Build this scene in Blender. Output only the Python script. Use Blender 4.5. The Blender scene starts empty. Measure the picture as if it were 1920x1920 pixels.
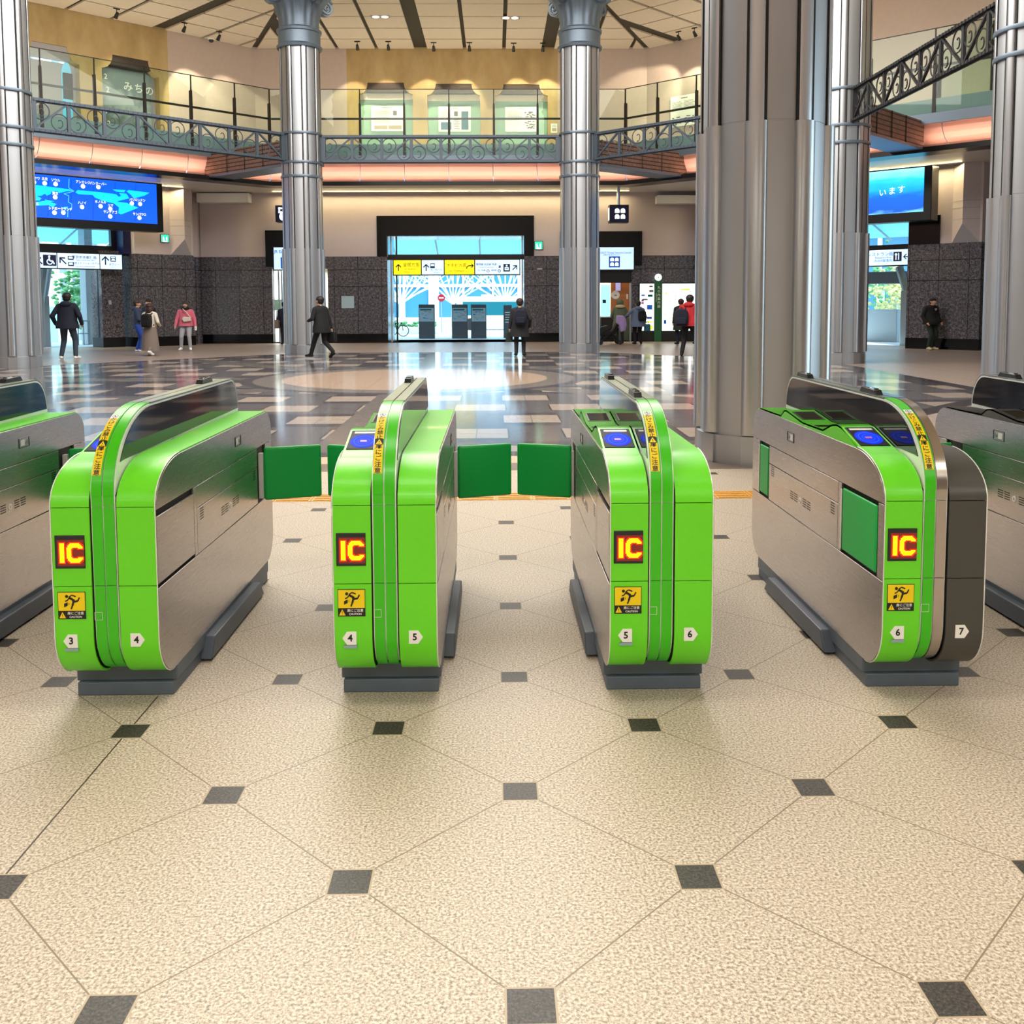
import bpy, bmesh, math, random
from mathutils import Vector, Matrix
random.seed(7)
PI = math.pi
S = bpy.context.scene
COL = S.collection
# ------------------------------------------------------------------ camera
FPX, TH, YAW, ROLL, PPY, CH = 1806.0, .075, .0175, -.0043, 702.0, 1.6
cy, sy, ct, st = math.cos(YAW), math.sin(YAW), math.cos(TH), math.sin(TH)
FWD = Vector((sy*ct, cy*ct, -st)); _r = Vector((cy, -sy, 0)); _u = _r.cross(FWD)
RGT = _r*math.cos(ROLL)+_u*math.sin(ROLL); UPV = -_r*math.sin(ROLL)+_u*math.cos(ROLL)
EYE = Vector((0, 0, CH))
cam = bpy.data.cameras.new('camera'); co = bpy.data.objects.new('camera', cam); COL.objects.link(co)
co.matrix_world = Matrix(((RGT.x, UPV.x, -FWD.x, 0), (RGT.y, UPV.y, -FWD.y, 0), (RGT.z, UPV.z, -FWD.z, CH), (0, 0, 0, 1)))
cam.sensor_width = 36; cam.lens = FPX/1920*36; cam.shift_y = -(960-PPY)/1920; cam.clip_end = 400
S.camera = co
def ray(px, py): return FWD+RGT*((px-960)/FPX)-UPV*((py-PPY)/FPX)
def gz(px, py, z=0):
    d = ray(px, py); return EYE+d*((z-CH)/d.z)
def gy(px, py, Y):
    d = ray(px, py); return EYE+d*(Y/d.y)
class Frame:
    "a wall's own axes: x to the right along it, y outwards, z up"
    def __init__(s, o, ang):
        s.o = Vector(o); s.ang = ang; s.M = Matrix.Translation(s.o) @ Matrix.Rotation(ang, 4, 'Z'); s.I = s.M.inverted()
    def at(s, px, py, off=0):
        a = s.I @ EYE; d = s.I.to_3x3() @ ray(px, py); p = a+d*((off-a.y)/d.y); return p.x, p.z
# ------------------------------------------------------------------ colours and node helpers
def C(h):
    h = h.lstrip('#'); v = [int(h[i:i+2], 16)/255 for i in (0, 2, 4)]
    return tuple(x/12.92 if x <= .04045 else ((x+.055)/1.055)**2.4 for x in v)+(1,)
class NT:
    def __init__(s, name):
        s.m = bpy.data.materials.new(name); s.m.use_nodes = True; s.t = s.m.node_tree; s.n = s.t.nodes; s.b = s.n['Principled BSDF']
    def new(s, k, **kw):
        x = s.n.new(k)
        for a, b in kw.items(): setattr(x, a, b)
        return x
    def put(s, i, v):
        if hasattr(v, 'is_output'): s.t.links.new(v, i)
        else: i.default_value = v
    def ma(s, op, a, b=0, c=None):
        x = s.new('ShaderNodeMath', operation=op); s.put(x.inputs[0], a); s.put(x.inputs[1], b)
        if c is not None: s.put(x.inputs[2], c)
        return x.outputs[0]
    def mix(s, f, a, b):
        x = s.new('ShaderNodeMix', data_type='RGBA'); s.put(x.inputs[0], f); s.put(x.inputs[6], a); s.put(x.inputs[7], b); return x.outputs[2]
    def ramp(s, f, stops, const=False):
        x = s.new('ShaderNodeValToRGB'); e = x.color_ramp.elements; x.color_ramp.interpolation = 'CONSTANT' if const else 'LINEAR'
        while len(e) < len(stops): e.new(.5)
        for k, (p, c) in zip(e, stops): k.position = p; k.color = c
        s.put(x.inputs[0], f); return x.outputs[0]
    def co(s, kind='Object'): return s.new('ShaderNodeTexCoord').outputs[kind]
    def xyz(s, v):
        x = s.new('ShaderNodeSeparateXYZ'); s.put(x.inputs[0], v); return x.outputs
    def comb(s, a, b, c):
        x = s.new('ShaderNodeCombineXYZ'); [s.put(x.inputs[i], v) for i, v in enumerate((a, b, c))]; return x.outputs[0]
    def noise(s, v, sc, det=2, ro=.5):
        x = s.new('ShaderNodeTexNoise'); s.put(x.inputs['Vector'], v); x.inputs['Scale'].default_value = sc
        x.inputs['Detail'].default_value = det; x.inputs['Roughness'].default_value = ro; return x.outputs[0]
    def bump(s, h, st=.2, d=.01):
        x = s.new('ShaderNodeBump'); s.put(x.inputs['Height'], h); x.inputs['Strength'].default_value = st; x.inputs['Distance'].default_value = d
        s.put(s.b.inputs['Normal'], x.outputs[0])
    def base(s, c): s.put(s.b.inputs['Base Color'], c)
    def stepd(s, v, w):  # 1 where |v| < w
        return s.ma('LESS_THAN', s.ma('ABSOLUTE', v), w)
    def near(s, v, p):   # signed distance to the nearest multiple of p
        return s.ma('SUBTRACT', v, s.ma('MULTIPLY', s.ma('ROUND', s.ma('DIVIDE', v, p)), p))
MAT = {}
def P(name, col, rough=.5, metal=0, spec=.5, em=None, es=0, var=0, coat=0):
    t = NT(name); b = t.b; c = C(col) if isinstance(col, str) else col
    b.inputs['Base Color'].default_value = c; b.inputs['Roughness'].default_value = rough; b.inputs['Metallic'].default_value = metal
    b.inputs['Specular IOR Level'].default_value = spec; b.inputs['Coat Weight'].default_value = coat
    if em: b.inputs['Emission Color'].default_value = C(em) if isinstance(em, str) else em; b.inputs['Emission Strength'].default_value = es
    if var:
        n = t.noise(t.co(), 6, 4); d = tuple(x*(1-var) for x in c[:3])+(1,); l = tuple(min(1, x*(1+var)) for x in c[:3])+(1,)
        t.base(t.ramp(n, [(.3, d), (.7, l)]))
    MAT[name] = t.m; return t.m
P('lime', '#69e01e', .36, coat=.08); P('leaf_green', '#3cc20a', .3, coat=.08); P('flap_green', '#08b44c', .45)
P('silver_line', '#eef0ea', .3, .15); P('gap_shade', '#0d0f10', .6); P('charcoal', '#45443f', .4); P('black', '#08090b', .35); P('glossy_black', '#04060f', .04, spec=.35)
P('plinth', '#56616c', .5, var=.1); P('kick', '#4a525e', .45, var=.1); P('white', '#f2f2ee', .4); P('grey_tag', '#8fa8ab', .5); P('ink', '#101012', .5)
P('sign_yellow', '#f4d400', .45); P('dark_plastic', '#1b1e22', .3); P('rubber', '#15161a', .6)
P('led_back', '#2a0d0a', .4, em='#7a1c14', es=1.0); P('led_red', '#c01808', .4, em='#ff2208', es=1.3); P('led_yellow', '#ffd800', .4, em='#ffd400', es=1.6)
P('reader_blue', '#0626b0', .6, spec=.08, em='#0634ff', es=.75); P('reader_ring', '#2c6cff', .6, spec=.08, em='#2467ff', es=.6); P('reader_pad', '#060a20', .5, spec=.12)
P('pink_label', '#c05a9a', .4)
P('post_white', '#d8d8d0', .35)
P('lens_dark', '#2b2a22', .1)
P('column_blue_metal', '#6e7c8a', .42, .6); P('rivet_steel', '#7388a0', .4, .7)
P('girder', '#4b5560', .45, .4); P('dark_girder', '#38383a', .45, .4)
P('pink_cove', '#f6c4b2', .5); P('cove_led', '#ffb48c', .5, em=(1, .60, .44, 1), es=26); P('black_trim', '#0c0a0a', .3); P('cream', '#dccfb8', .6, var=.03)
P('soffit', '#dcd5ca', .35); P('ceil_dark', '#3a3428', .8); P('plaster', '#c6b5aa', .7, var=.03); P('pink_plaster', '#c4b8b9', .65, var=.02); P('grey_plaster', '#a8a6aa', .6)
P('mint', '#98bea6', .6); P('lintel_brown', '#40372f', .6); P('kick_grey', '#8599a2', .35); P('bronze', '#2a2420', .4, .4)
P('paper', '#eef2ea', .7); P('photo_blue', '#4d7886', .6); P('photo_grey', '#70706a', .6); P('photo_tan', '#b4a890', .6)
P('dark_granite_frame', '#06080c', .14, spec=.35, var=.4); P('steel_frame', '#b9c3cc', .3, .8); P('door_black', '#101418', .3)
P('screen_blue', '#0824a0', .3, em=(.004, .10, .92, 1), es=1.5); P('screen_cyan', '#10c0f0', .3, em=(.01, .68, 1, 1), es=1.25); P('screen_white', '#ffffff', .3, em='#fff6e0', es=1.5)
P('screen_line', '#40b0ff', .3, em=(.1, .6, 1, 1), es=1.2); P('screen_grid', '#041060', .3, em=(.0, .03, .5, 1), es=1)
P('sign_white', '#dff2ff', .4, em=(.44, .68, 1, 1), es=1.0); P('sign_lit_yellow', '#ffe000', .4, em=(1, .80, 0, 1), es=1.0); P('navy', '#0a0f45', .4); P('sign_blue', '#1049b0', .4, em=(.02, .12, .5, 1), es=.5)
P('sign_mid', '#3b6ab8', .4); P('violet_ring', '#a060c0', .4); P('exit_green', '#08a060', .4, em=(.02, .7, .35, 1), es=1.6); P('exit_white', '#e8fff4', .4, em=(.7, 1, .9, 1), es=2)
P('wood', '#b07040', .5, var=.12); P('board_green', '#155a34', .5); P('lit_white', '#ffffff', .4, em=(.93, 1, .97, 1), es=1.35); P('lit_cyan', '#a0e8f0', .4, em=(.35, .85, .95, 1), es=1.0)
P('lime_patch', '#d0e020', .4, em=(.75, .85, .05, 1), es=.8); P('warm_lamp', '#ffffff', .4, em=(1, .82, .55, 1), es=5); P('spot_lens', '#ffffff', .4, em=(1, .9, .7, 1), es=4); P('violet_sheet', '#b0b0f0', .4, em=(.5, .5, .95, 1), es=.5)
P('magenta', '#c050c0', .4)
P('ext_glass_pane', '#4aa0b8', .2, em=(.2, .62, .8, 1), es=.6); P('pavement', '#c8ccd0', .8, var=.04); P('ext_white', '#e8eef0', .6); P('ext_grey', '#9aa6ad', .6); P('ext_steel', '#8a979f', .5); P('ext_glass', '#38789c', .15); P('bark', '#d8dcd8', .8); P('leaf', '#5a9a60', .7, var=.3); P('leaf_warm', '#bcbc80', .7, var=.3)
P('ext_blind', '#7d94a8', .7); P('bus_white', '#f4f6f6', .3); P('stop_red', '#c02838', .4); P('pillar_grey', '#4a545e', .5); P('map_blue', '#a8c4d0', .6); P('teal_glass', '#1d6a78', .15); P('ext_cloud', '#f4f8f8', .8)
P('skin', '#c99a80', .6); P('hair', '#120d0c', .6); P('brown_hair', '#35201a', .6); P('c_black', '#06070b', .85); P('c_navy', '#0e1428', .85); P('c_darkgrey', '#1a1b1f', .8); P('c_blue', '#303c58', .8); P('c_jeans', '#2347a0', .8); P('c_cream', '#cfc6b8', .85)
P('c_taupe', '#786c64', .85); P('c_pink', '#d0687c', .8); P('c_lightgrey', '#a4a4ac', .8); P('c_red', '#a81a22', .85); P('c_slate', '#5c6a88', .8); P('c_olive', '#5a6450', .85); P('c_darkgreen', '#1c2822', .85); P('c_denim', '#2c3a4a', .8); P('c_teal', '#2c6a7a', .7); P('c_lavender', '#a088c0', .8); P('c_white', '#e6e4e0', .7); P('c_beige', '#c0b090', .8); P('c_coat', '#1e1e22', .85); P('c_brown', '#4a3a30', .8)

def steel(name, col, rough, str_axis):
    "brushed stainless: long streaks in the roughness along one axis"
    t = NT(name); b = t.b; b.inputs['Base Color'].default_value = C(col); b.inputs['Metallic'].default_value = .95
    v = t.new('ShaderNodeMapping'); t.put(v.inputs[0], t.co()); sc = [90, 90, 90]; sc[str_axis] = 2.5; v.inputs['Scale'].default_value = sc
    n = t.noise(v.outputs[0], 5, 3); t.put(b.inputs['Roughness'], t.ma('MULTIPLY_ADD', n, .05, rough-.025))
    MAT[name] = t.m
steel('stainless', '#bdb6b3', .28, 1); steel('column_steel', '#b2b5ba', .48, 2); steel('rod_steel', '#bcbfc4', .32, 2); steel('top_steel', '#98a08c', .3, 1); steel('silver_strip', '#b8b0a8', .22, 2)

def concourse_floor():
    t = NT('speckled_granite'); x, y, z = t.xyz(t.co())
    D, ox, oy = .9662, .074, 2.081
    X = t.ma('SUBTRACT', x, ox); Y = t.ma('SUBTRACT', y, oy)
    u = t.near(t.ma('ADD', X, Y), D); v = t.near(t.ma('SUBTRACT', X, Y), D)
    a = t.ma('MULTIPLY', t.ma('ADD', u, v), .5); b = t.ma('MULTIPLY', t.ma('SUBTRACT', u, v), .5)
    m = t.ma('MAXIMUM', t.ma('ABSOLUTE', a), t.ma('ABSOLUTE', b))
    sq = t.ma('LESS_THAN', m, .055); rim = t.ma('LESS_THAN', m, .0605)
    jt = t.ma('MAXIMUM', t.stepd(u, .0032), t.stepd(v, .0032))
    cc = t.co(); n = t.noise(cc, 120, 4, .68); n2 = t.noise(cc, 38, 2); n3 = t.noise(cc, 1.3, 2)
    base = t.ramp(n, [(.33, C('#433b34')), (.42, C('#938474')), (.5, C('#c8b9a3')), (.6, C('#eee4d3'))])
    base = t.mix(t.ma('MULTIPLY', n2, .35), base, C('#b9ab98')); base = t.mix(t.ma('MULTIPLY', n3, .25), base, C('#cfc0a8'))
    base = t.mix(jt, base, C('#8c7a66')); crack = t.ma('MULTIPLY', t.stepd(t.ma('ADD', x, 1.385), .003), t.ma('LESS_THAN', y, 3.85)); base = t.mix(crack, base, C('#4a3f35')); base = t.mix(rim, base, C('#b9a68a'))
    dk = t.ramp(n, [(.35, C('#24211e')), (.5, C('#403c37')), (.65, C('#5d5851'))])
    t.base(t.mix(sq, base, dk)); t.b.inputs['Roughness'].default_value = .42; t.b.inputs['Specular IOR Level'].default_value = .35
    t.bump(n, .06, .003); MAT['speckled_granite'] = t.m
concourse_floor()
OX, OY = -1.68, 20.4
def hall_floor():
    t = NT('polished_stone'); x, y, z = t.xyz(t.co())
    X = t.ma('SUBTRACT', x, OX); Y = t.ma('SUBTRACT', y, OY); r = t.ma('SQRT', t.ma('ADD', t.ma('MULTIPLY', X, X), t.ma('MULTIPLY', Y, Y)))
    p = 1.45; row = t.ma('ROUND', t.ma('DIVIDE', Y, p)); off = t.ma('MULTIPLY', t.ma('MODULO', t.ma('ABSOLUTE', row), 2), p*.5)
    lx = t.near(t.ma('ADD', X, off), p); ly = t.near(Y, p)
    tile = t.ma('MULTIPLY', t.stepd(lx, .38), t.stepd(ly, .42))
    rim = t.ma('MULTIPLY', t.stepd(lx, .40), t.stepd(ly, .44))
    d1 = t.ma('ADD', X, Y); d2 = t.ma('SUBTRACT', X, Y)
    band = t.ma('MAXIMUM', t.ma('MAXIMUM', t.stepd(d1, .5), t.stepd(d2, .5)), t.ma('MAXIMUM', t.stepd(X, .34), t.stepd(Y, .34)))
    n = t.noise(t.co(), 9, 5, .65); g = t.noise(t.comb(row, t.ma('ROUND', t.ma('DIVIDE', X, p*.5)), 0), 3.3, 0)
    dark = t.mix(t.ma('GREATER_THAN', g, .5), C('#4b4a52'), C('#68666a'))
    base = t.mix(rim, dark, C('#2b2b30')); base = t.mix(tile, base, C('#b8a99c')); base = t.mix(band, base, C('#77726f'))
    ring = t.ma('LESS_THAN', r, 3.6); base = t.mix(ring, base, C('#55545b')); base = t.mix(t.ma('LESS_THAN', r, 3.35), base, C('#8a837d'))
    base = t.mix(t.ma('LESS_THAN', r, 2.78), base, C('#cdb29c'))
    hx = t.ma('MAXIMUM', t.ma('ABSOLUTE', X), t.ma('ABSOLUTE', Y)); hd = t.ma('MULTIPLY', t.ma('ADD', t.ma('ABSOLUTE', X), t.ma('ABSOLUTE', Y)), .7071); oc = t.ma('MAXIMUM', hx, hd)
    edge = t.ma('GREATER_THAN', oc, 10.15); base = t.mix(edge, base, C('#3c3b40'))
    jt = t.ma('MAXIMUM', t.stepd(t.near(X, .725), .006), t.stepd(t.near(Y, .725), .006)); base = t.mix(t.ma('MULTIPLY', jt, .5), base, C('#2e2c2c'))
    t.base(t.mix(t.ma('MULTIPLY', n, .35), base, C('#57514e'))); t.put(t.b.inputs['Roughness'], t.ma('MULTIPLY_ADD', n, .08, .075)); t.b.inputs['Specular IOR Level'].default_value = .62
    MAT['polished_stone'] = t.m
hall_floor()
def ring_floor():
    t = NT('walkway_tile'); x, y, z = t.xyz(t.co()); n = t.noise(t.co(), 20, 4)
    j = t.ma('MAXIMUM', t.stepd(t.near(x, .6), .008), t.stepd(t.near(y, .6), .008))
    b = t.ramp(n, [(.35, C('#85776e')), (.65, C('#a59489'))]); t.base(t.mix(j, b, C('#6d625c'))); t.b.inputs['Roughness'].default_value = .3; MAT['walkway_tile'] = t.m
    t = NT('beige_band'); n = t.noise(t.co(), 60, 3); t.base(t.ramp(n, [(.35, C('#bfa68c')), (.65, C('#dcc6ac'))])); t.b.inputs['Roughness'].default_value = .3; MAT['beige_band'] = t.m
    t = NT('dark_band'); n = t.noise(t.co(), 60, 3); t.base(t.ramp(n, [(.35, C('#6e6056')), (.65, C('#85766a'))])); t.b.inputs['Roughness'].default_value = .3; MAT['dark_band'] = t.m
    t = NT('tactile_yellow'); x, y, z = t.xyz(t.co()); n = t.noise(t.co(), 50, 3)
    j = t.stepd(t.near(t.ma('ADD', x, t.ma('MULTIPLY', y, 0)), .3), .004)
    t.base(t.mix(j, t.ramp(n, [(.3, C('#d99b34')), (.7, C('#eeb657'))]), C('#a8731c'))); t.b.inputs['Roughness'].default_value = .5; MAT['tactile_yellow'] = t.m
ring_floor()
def granite(name, d, l, joints=True):
    t = NT(name); cc = t.co(); x, y, z = t.xyz(cc); n = t.noise(cc, 12, 4, .7); n2 = t.noise(cc, 45, 2)
    b = t.ramp(n, [(.36, C(d)), (.52, C('#4e4c53')), (.68, C(l))]); b = t.mix(t.ma('GREATER_THAN', n2, .6), b, C('#8f8b92'))
    if joints:
        j = t.ma('MAXIMUM', t.stepd(t.ma('SUBTRACT', z, 2.9), .012), t.stepd(t.ma('SUBTRACT', z, 2.24), .012)); j = t.ma('MAXIMUM', j, t.stepd(t.near(x, .94), .009))
        b = t.mix(j, b, C('#121216'))
    t.base(b); t.b.inputs['Roughness'].default_value = .17; t.b.inputs['Specular IOR Level'].default_value = .5; MAT[name] = t.m
granite('granite', '#2a2930', '#7c7980'); granite('brown_granite', '#2a221e', '#6e6259', False)
def sandstone():
    t = NT('sandstone'); cc = t.co(); v = t.new('ShaderNodeMapping'); t.put(v.inputs[0], cc); v.inputs['Scale'].default_value = (.8, .8, .35)
    n = t.noise(v.outputs[0], 1.6, 5, .6); n2 = t.noise(cc, 9, 5, .7)
    b = t.ramp(n, [(.3, C('#a58c5c')), (.5, C('#bca270')), (.7, C('#cbb587'))]); b = t.mix(t.ma('MULTIPLY', n2, .4), b, C('#b1986a')); t.base(b); t.b.inputs['Roughness'].default_value = .75; MAT['sandstone'] = t.m
sandstone()
def slats():
    t = NT('brown_slats'); x, y, z = t.xyz(t.co()); f = t.stepd(t.near(z, .13), .016); w = t.noise(t.co(), 12, 3)
    b = t.ramp(w, [(.3, C('#6b5044')), (.7, C('#8a6a5a'))]); t.base(t.mix(f, b, C('#1d120e'))); t.b.inputs['Roughness'].default_value = .5; MAT['brown_slats'] = t.m
slats()
def glass(name, tint, gl=.08):
    t = NT(name); t.n.remove(t.b); o = t.n['Material Output']
    tr = t.new('ShaderNodeBsdfTransparent'); tr.inputs[0].default_value = tint
    g = t.new('ShaderNodeBsdfGlossy'); g.inputs['Roughness'].default_value = .02; g.inputs['Color'].default_value = (1, 1, 1, 1)
    mx = t.new('ShaderNodeMixShader'); mx.inputs[0].default_value = gl; t.t.links.new(tr.outputs[0], mx.inputs[1]); t.t.links.new(g.outputs[0], mx.inputs[2]); t.t.links.new(mx.outputs[0], o.inputs[0]); MAT[name] = t.m
def translucent(name, col):
    t = NT(name); t.n.remove(t.b); o = t.n['Material Output']; a = t.new('ShaderNodeBsdfTranslucent'); a.inputs[0].default_value = C(col); d = t.new('ShaderNodeBsdfDiffuse'); d.inputs[0].default_value = C(col)
    mx = t.new('ShaderNodeMixShader'); mx.inputs[0].default_value = .35; t.t.links.new(a.outputs[0], mx.inputs[1]); t.t.links.new(d.outputs[0], mx.inputs[2]); t.t.links.new(mx.outputs[0], o.inputs[0]); MAT[name] = t.m
translucent('canopy', '#b8e6f4')
glass('clear_glass', (.90, .97, .93, 1), .012); glass('door_glass', (.88, .96, .99, 1), .07); glass('frost_edge', (.62, .8, .8, 1), .15)
def photo_sea():
    t = NT('screen_sea'); x, y, z = t.xyz(t.co()); v = t.comb(t.ma('MULTIPLY', x, .5), 0, t.ma('MULTIPLY', z, 2.2)); n = t.noise(v, 2.5, 4)
    h = t.ma('ADD', t.ma('MULTIPLY_ADD', z, .62, .36), t.ma('MULTIPLY', n, .26))
    c = t.ramp(h, [(.02, (.25, .8, 1, 1)), (.12, (.003, .10, .55, 1)), (.38, (.004, .13, .75, 1)), (.52, (.01, .38, .9, 1)), (.72, (.03, .6, .95, 1)), (.9, (.3, .85, 1, 1))])
    t.base((0, 0, 0, 1)); t.put(t.b.inputs['Emission Color'], c); t.b.inputs['Emission Strength'].default_value = 1.6; MAT['screen_sea'] = t.m
    t = NT('photo_mountain'); x, y, z = t.xyz(t.co()); n = t.noise(t.co(), 3, 5); h = t.ma('ADD', t.ma('MULTIPLY', z, .30), t.ma('MULTIPLY', n, .55)); h = t.ma('ADD', h, t.ma('MULTIPLY', x, .10))
    t.base(t.ramp(h, [(.3, C('#2e3629')), (.55, C('#4c5742')), (.66, C('#6f8180')), (.85, C('#a8b6b6')), (1, C('#7e9094'))])); t.b.inputs['Roughness'].default_value = .3; MAT['photo_mountain'] = t.m
photo_sea()
# ------------------------------------------------------------------ mesh builder
class MB:
    def __init__(s): s.v, s.f, s.m, s.mats = [], [], [], []
    def mi(s, mat):
        if mat not in s.mats: s.mats.append(mat)
        return s.mats.index(mat)
    def add(s, vs, fs, mat):
        k = len(s.v); s.v += [tuple(p) for p in vs]; i = s.mi(mat)
        for f in fs: s.f.append([k+a for a in f]); s.m.append(i)
        return s
    def box(s, x0, x1, y0, y1, z0, z1, mat):
        v = [(x, y, z) for z in (z0, z1) for y in (y0, y1) for x in (x0, x1)]
        return s.add(v, [(0, 2, 3, 1), (4, 5, 7, 6), (0, 1, 5, 4), (2, 6, 7, 3), (0, 4, 6, 2), (1, 3, 7, 5)], mat)
    def prism(s, poly, a, b, ax, mat):
        def P3(p, h): return {'x': (h, p[0], p[1]), 'y': (p[0], h, p[1]), 'z': (p[0], p[1], h)}[ax]
        n = len(poly); v = [P3(p, a) for p in poly]+[P3(p, b) for p in poly]
        return s.add(v, [list(range(n))[::-1], list(range(n, 2*n))]+[(i, (i+1) % n, n+(i+1) % n, n+i) for i in range(n)], mat)
    def tube(s, pts, r, mat, n=8, closed=False):
        pts = [Vector(p) for p in pts]; k = len(pts); rs = r if isinstance(r, (list, tuple)) else [r]*k; v = []; f = []; ref = None
        for i, p in enumerate(pts):
            a = pts[(i-1) % k] if closed else pts[max(i-1, 0)]; b = pts[(i+1) % k] if closed else pts[min(i+1, k-1)]
            d = (b-a).normalized()
            if ref is None: ref = d.orthogonal().normalized()
            ref = (ref-d*ref.dot(d)).normalized(); w = d.cross(ref)
            v += [p+(ref*math.cos(2*PI*j/n)+w*math.sin(2*PI*j/n))*rs[i] for j in range(n)]
        for i in range(k if closed else k-1):
            for j in range(n): f.append((i*n+j, i*n+(j+1) % n, ((i+1) % k)*n+(j+1) % n, ((i+1) % k)*n+j))
        if not closed: f += [list(range(n))[::-1], list(range((k-1)*n, k*n))]
        return s.add(v, f, mat)
    def lathe(s, prof, mat, c=(0, 0), n=32, a0=0, a1=2*PI):
        full = abs(a1-a0-2*PI) < 1e-6; m = n if full else n+1; v = []; f = []
        for r, z in prof: v += [(c[0]+r*math.cos(a0+(a1-a0)*j/n), c[1]+r*math.sin(a0+(a1-a0)*j/n), z) for j in range(m)]
        for i in range(len(prof)-1):
            for j in range(n): f.append((i*m+j, i*m+(j+1) % m, (i+1)*m+(j+1) % m, (i+1)*m+j))
        return s.add(v, f, mat)
    def ell(s, c, r, mat, nu=14, nv=9, z0=-PI/2, rot=None):
        v = []; f = []; R = rot or Matrix.Identity(3); c = Vector(c)
        for i in range(nv+1):
            a = z0+(PI/2-z0)*i/nv
            for j in range(nu):
                b = 2*PI*j/nu; v.append(c+R @ Vector((r[0]*math.cos(a)*math.cos(b), r[1]*math.cos(a)*math.sin(b), r[2]*math.sin(a))))
        for i in range(nv):
            for j in range(nu): f.append((i*nu+j, i*nu+(j+1) % nu, (i+1)*nu+(j+1) % nu, (i+1)*nu+j))
        return s.add(v, f, mat)
    def sheet(s, prof, x0, x1, t, mat):
        "a bent sheet: (y,z) outline thickened inwards by t, extruded along x"
        n = len(prof); inn = []
        for i, p in enumerate(prof):
            a = prof[max(i-1, 0)]; b = prof[min(i+1, n-1)]; d = Vector((b[0]-a[0], b[1]-a[1])).normalized(); inn.append((p[0]+d.y*t, p[1]-d.x*t))
        v = [(x, p[0], p[1]) for x in (x0, x1) for p in prof]+[(x, p[0], p[1]) for x in (x0, x1) for p in inn]; f = []
        for i in range(n-1):
            f += [(i, i+1, n+i+1, n+i), (2*n+i, 3*n+i, 3*n+i+1, 2*n+i+1), (i, 2*n+i, 2*n+i+1, i+1), (n+i, n+i+1, 3*n+i+1, 3*n+i)]
        f += [(0, n, 3*n, 2*n), (n-1, 3*n-1, 4*n-1, 2*n-1)]
        return s.add(v, f, mat)
    def quad(s, a, b, c, d, mat): return s.add([a, b, c, d], [(0, 1, 2, 3)], mat)
    def disc(s, c, r, mat, n=24, ry=None, y=None):
        "flat disc facing -y at (x, y, z)"
        return s.add([(c[0]+r*math.cos(2*PI*j/n), c[1], c[2]+(ry or r)*math.sin(2*PI*j/n)) for j in range(n)], [list(range(n))], mat)
    def build(s, name, parent=None, smooth=35, bevel=0, M=None, recalc=True):
        me = bpy.data.meshes.new(name); me.from_pydata(s.v, [], s.f)
        for m in s.mats: me.materials.append(MAT[m])
        me.polygons.foreach_set('material_index', s.m)
        if recalc:
            b = bmesh.new(); b.from_mesh(me); bmesh.ops.recalc_face_normals(b, faces=b.faces); b.to_mesh(me); b.free()
        if smooth: me.shade_smooth(); me.set_sharp_from_angle(angle=math.radians(smooth))
        o = bpy.data.objects.new(name, me); COL.objects.link(o)
        if parent is not None: o.parent = parent
        if M is not None: o.matrix_local = M
        if bevel:
            k = o.modifiers.new('b', 'BEVEL'); k.width = bevel; k.segments = 2; k.limit_method = 'ANGLE'; k.angle_limit = .6
        return o
def tag(o, label, cat, group=None):
    o['label'] = label; o['category'] = cat
    if group: o['group'] = group
    return o
def thing(name, label, cat, M=None, group=None, loc=None, rz=0):
    o = bpy.data.objects.new(name, None); COL.objects.link(o); o.empty_display_size = .1
    if loc is not None: M = Matrix.Translation(Vector(loc)) @ Matrix.Rotation(rz, 4, 'Z')
    if M is not None: o.matrix_world = M
    return tag(o, label, cat, group)
def struct(o): o['kind'] = 'structure'; return o
_tc = {}
def text(body, size, mat, parent, M, bold=0, name='lettering', align='CENTER', sx=1):
    "lettering lying in the local xz plane, facing -y"
    key = (body, bold, align)
    if key not in _tc:
        cu = bpy.data.curves.new('t', 'FONT'); cu.body = body; cu.size = 1; cu.align_x = align; cu.align_y = 'CENTER'; cu.offset = bold; cu.resolution_u = 2
        ob = bpy.data.objects.new('t', cu); COL.objects.link(ob); bpy.context.view_layer.update()
        me = bpy.data.meshes.new_from_object(ob.evaluated_get(bpy.context.evaluated_depsgraph_get())); bpy.data.objects.remove(ob); bpy.data.curves.remove(cu); _tc[key] = me
    me = _tc[key].copy(); me.name = name; me.transform(Matrix.Rotation(PI/2, 4, 'X') @ Matrix.Diagonal((size*sx, size, 1, 1)))
    me.materials.clear(); me.materials.append(MAT[mat])
    o = bpy.data.objects.new(name, me); COL.objects.link(o); o.parent = parent; o.matrix_local = M; return o
def T(x, y, z): return Matrix.Translation((x, y, z))
def arc(cx, cy_, rx, ry, a0, a1, n): return [(cx+rx*math.cos(math.radians(a0+(a1-a0)*i/n)), cy_+ry*math.sin(math.radians(a0+(a1-a0)*i/n))) for i in range(n+1)]
def clip(poly, ax, lim, keep_less):
    out = []; n = len(poly)
    for i in range(n):
        p, q = poly[i], poly[(i+1) % n]; a = (lim-p[ax]) if keep_less else (p[ax]-lim); b = (lim-q[ax]) if keep_less else (q[ax]-lim)
        if a >= 0: out.append(p)
        if a*b < 0:
            t = a/(a-b); out.append(tuple(p[k]+(q[k]-p[k])*t for k in range(2)))
    return out
def crop(poly, a0, a1, b0, b1):
    for ax, lim, less in ((0, a0, 0), (0, a1, 1), (1, b0, 0), (1, b1, 1)):
        poly = clip(poly, ax, lim, less)
        if len(poly) < 3: return []
    return poly
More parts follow.
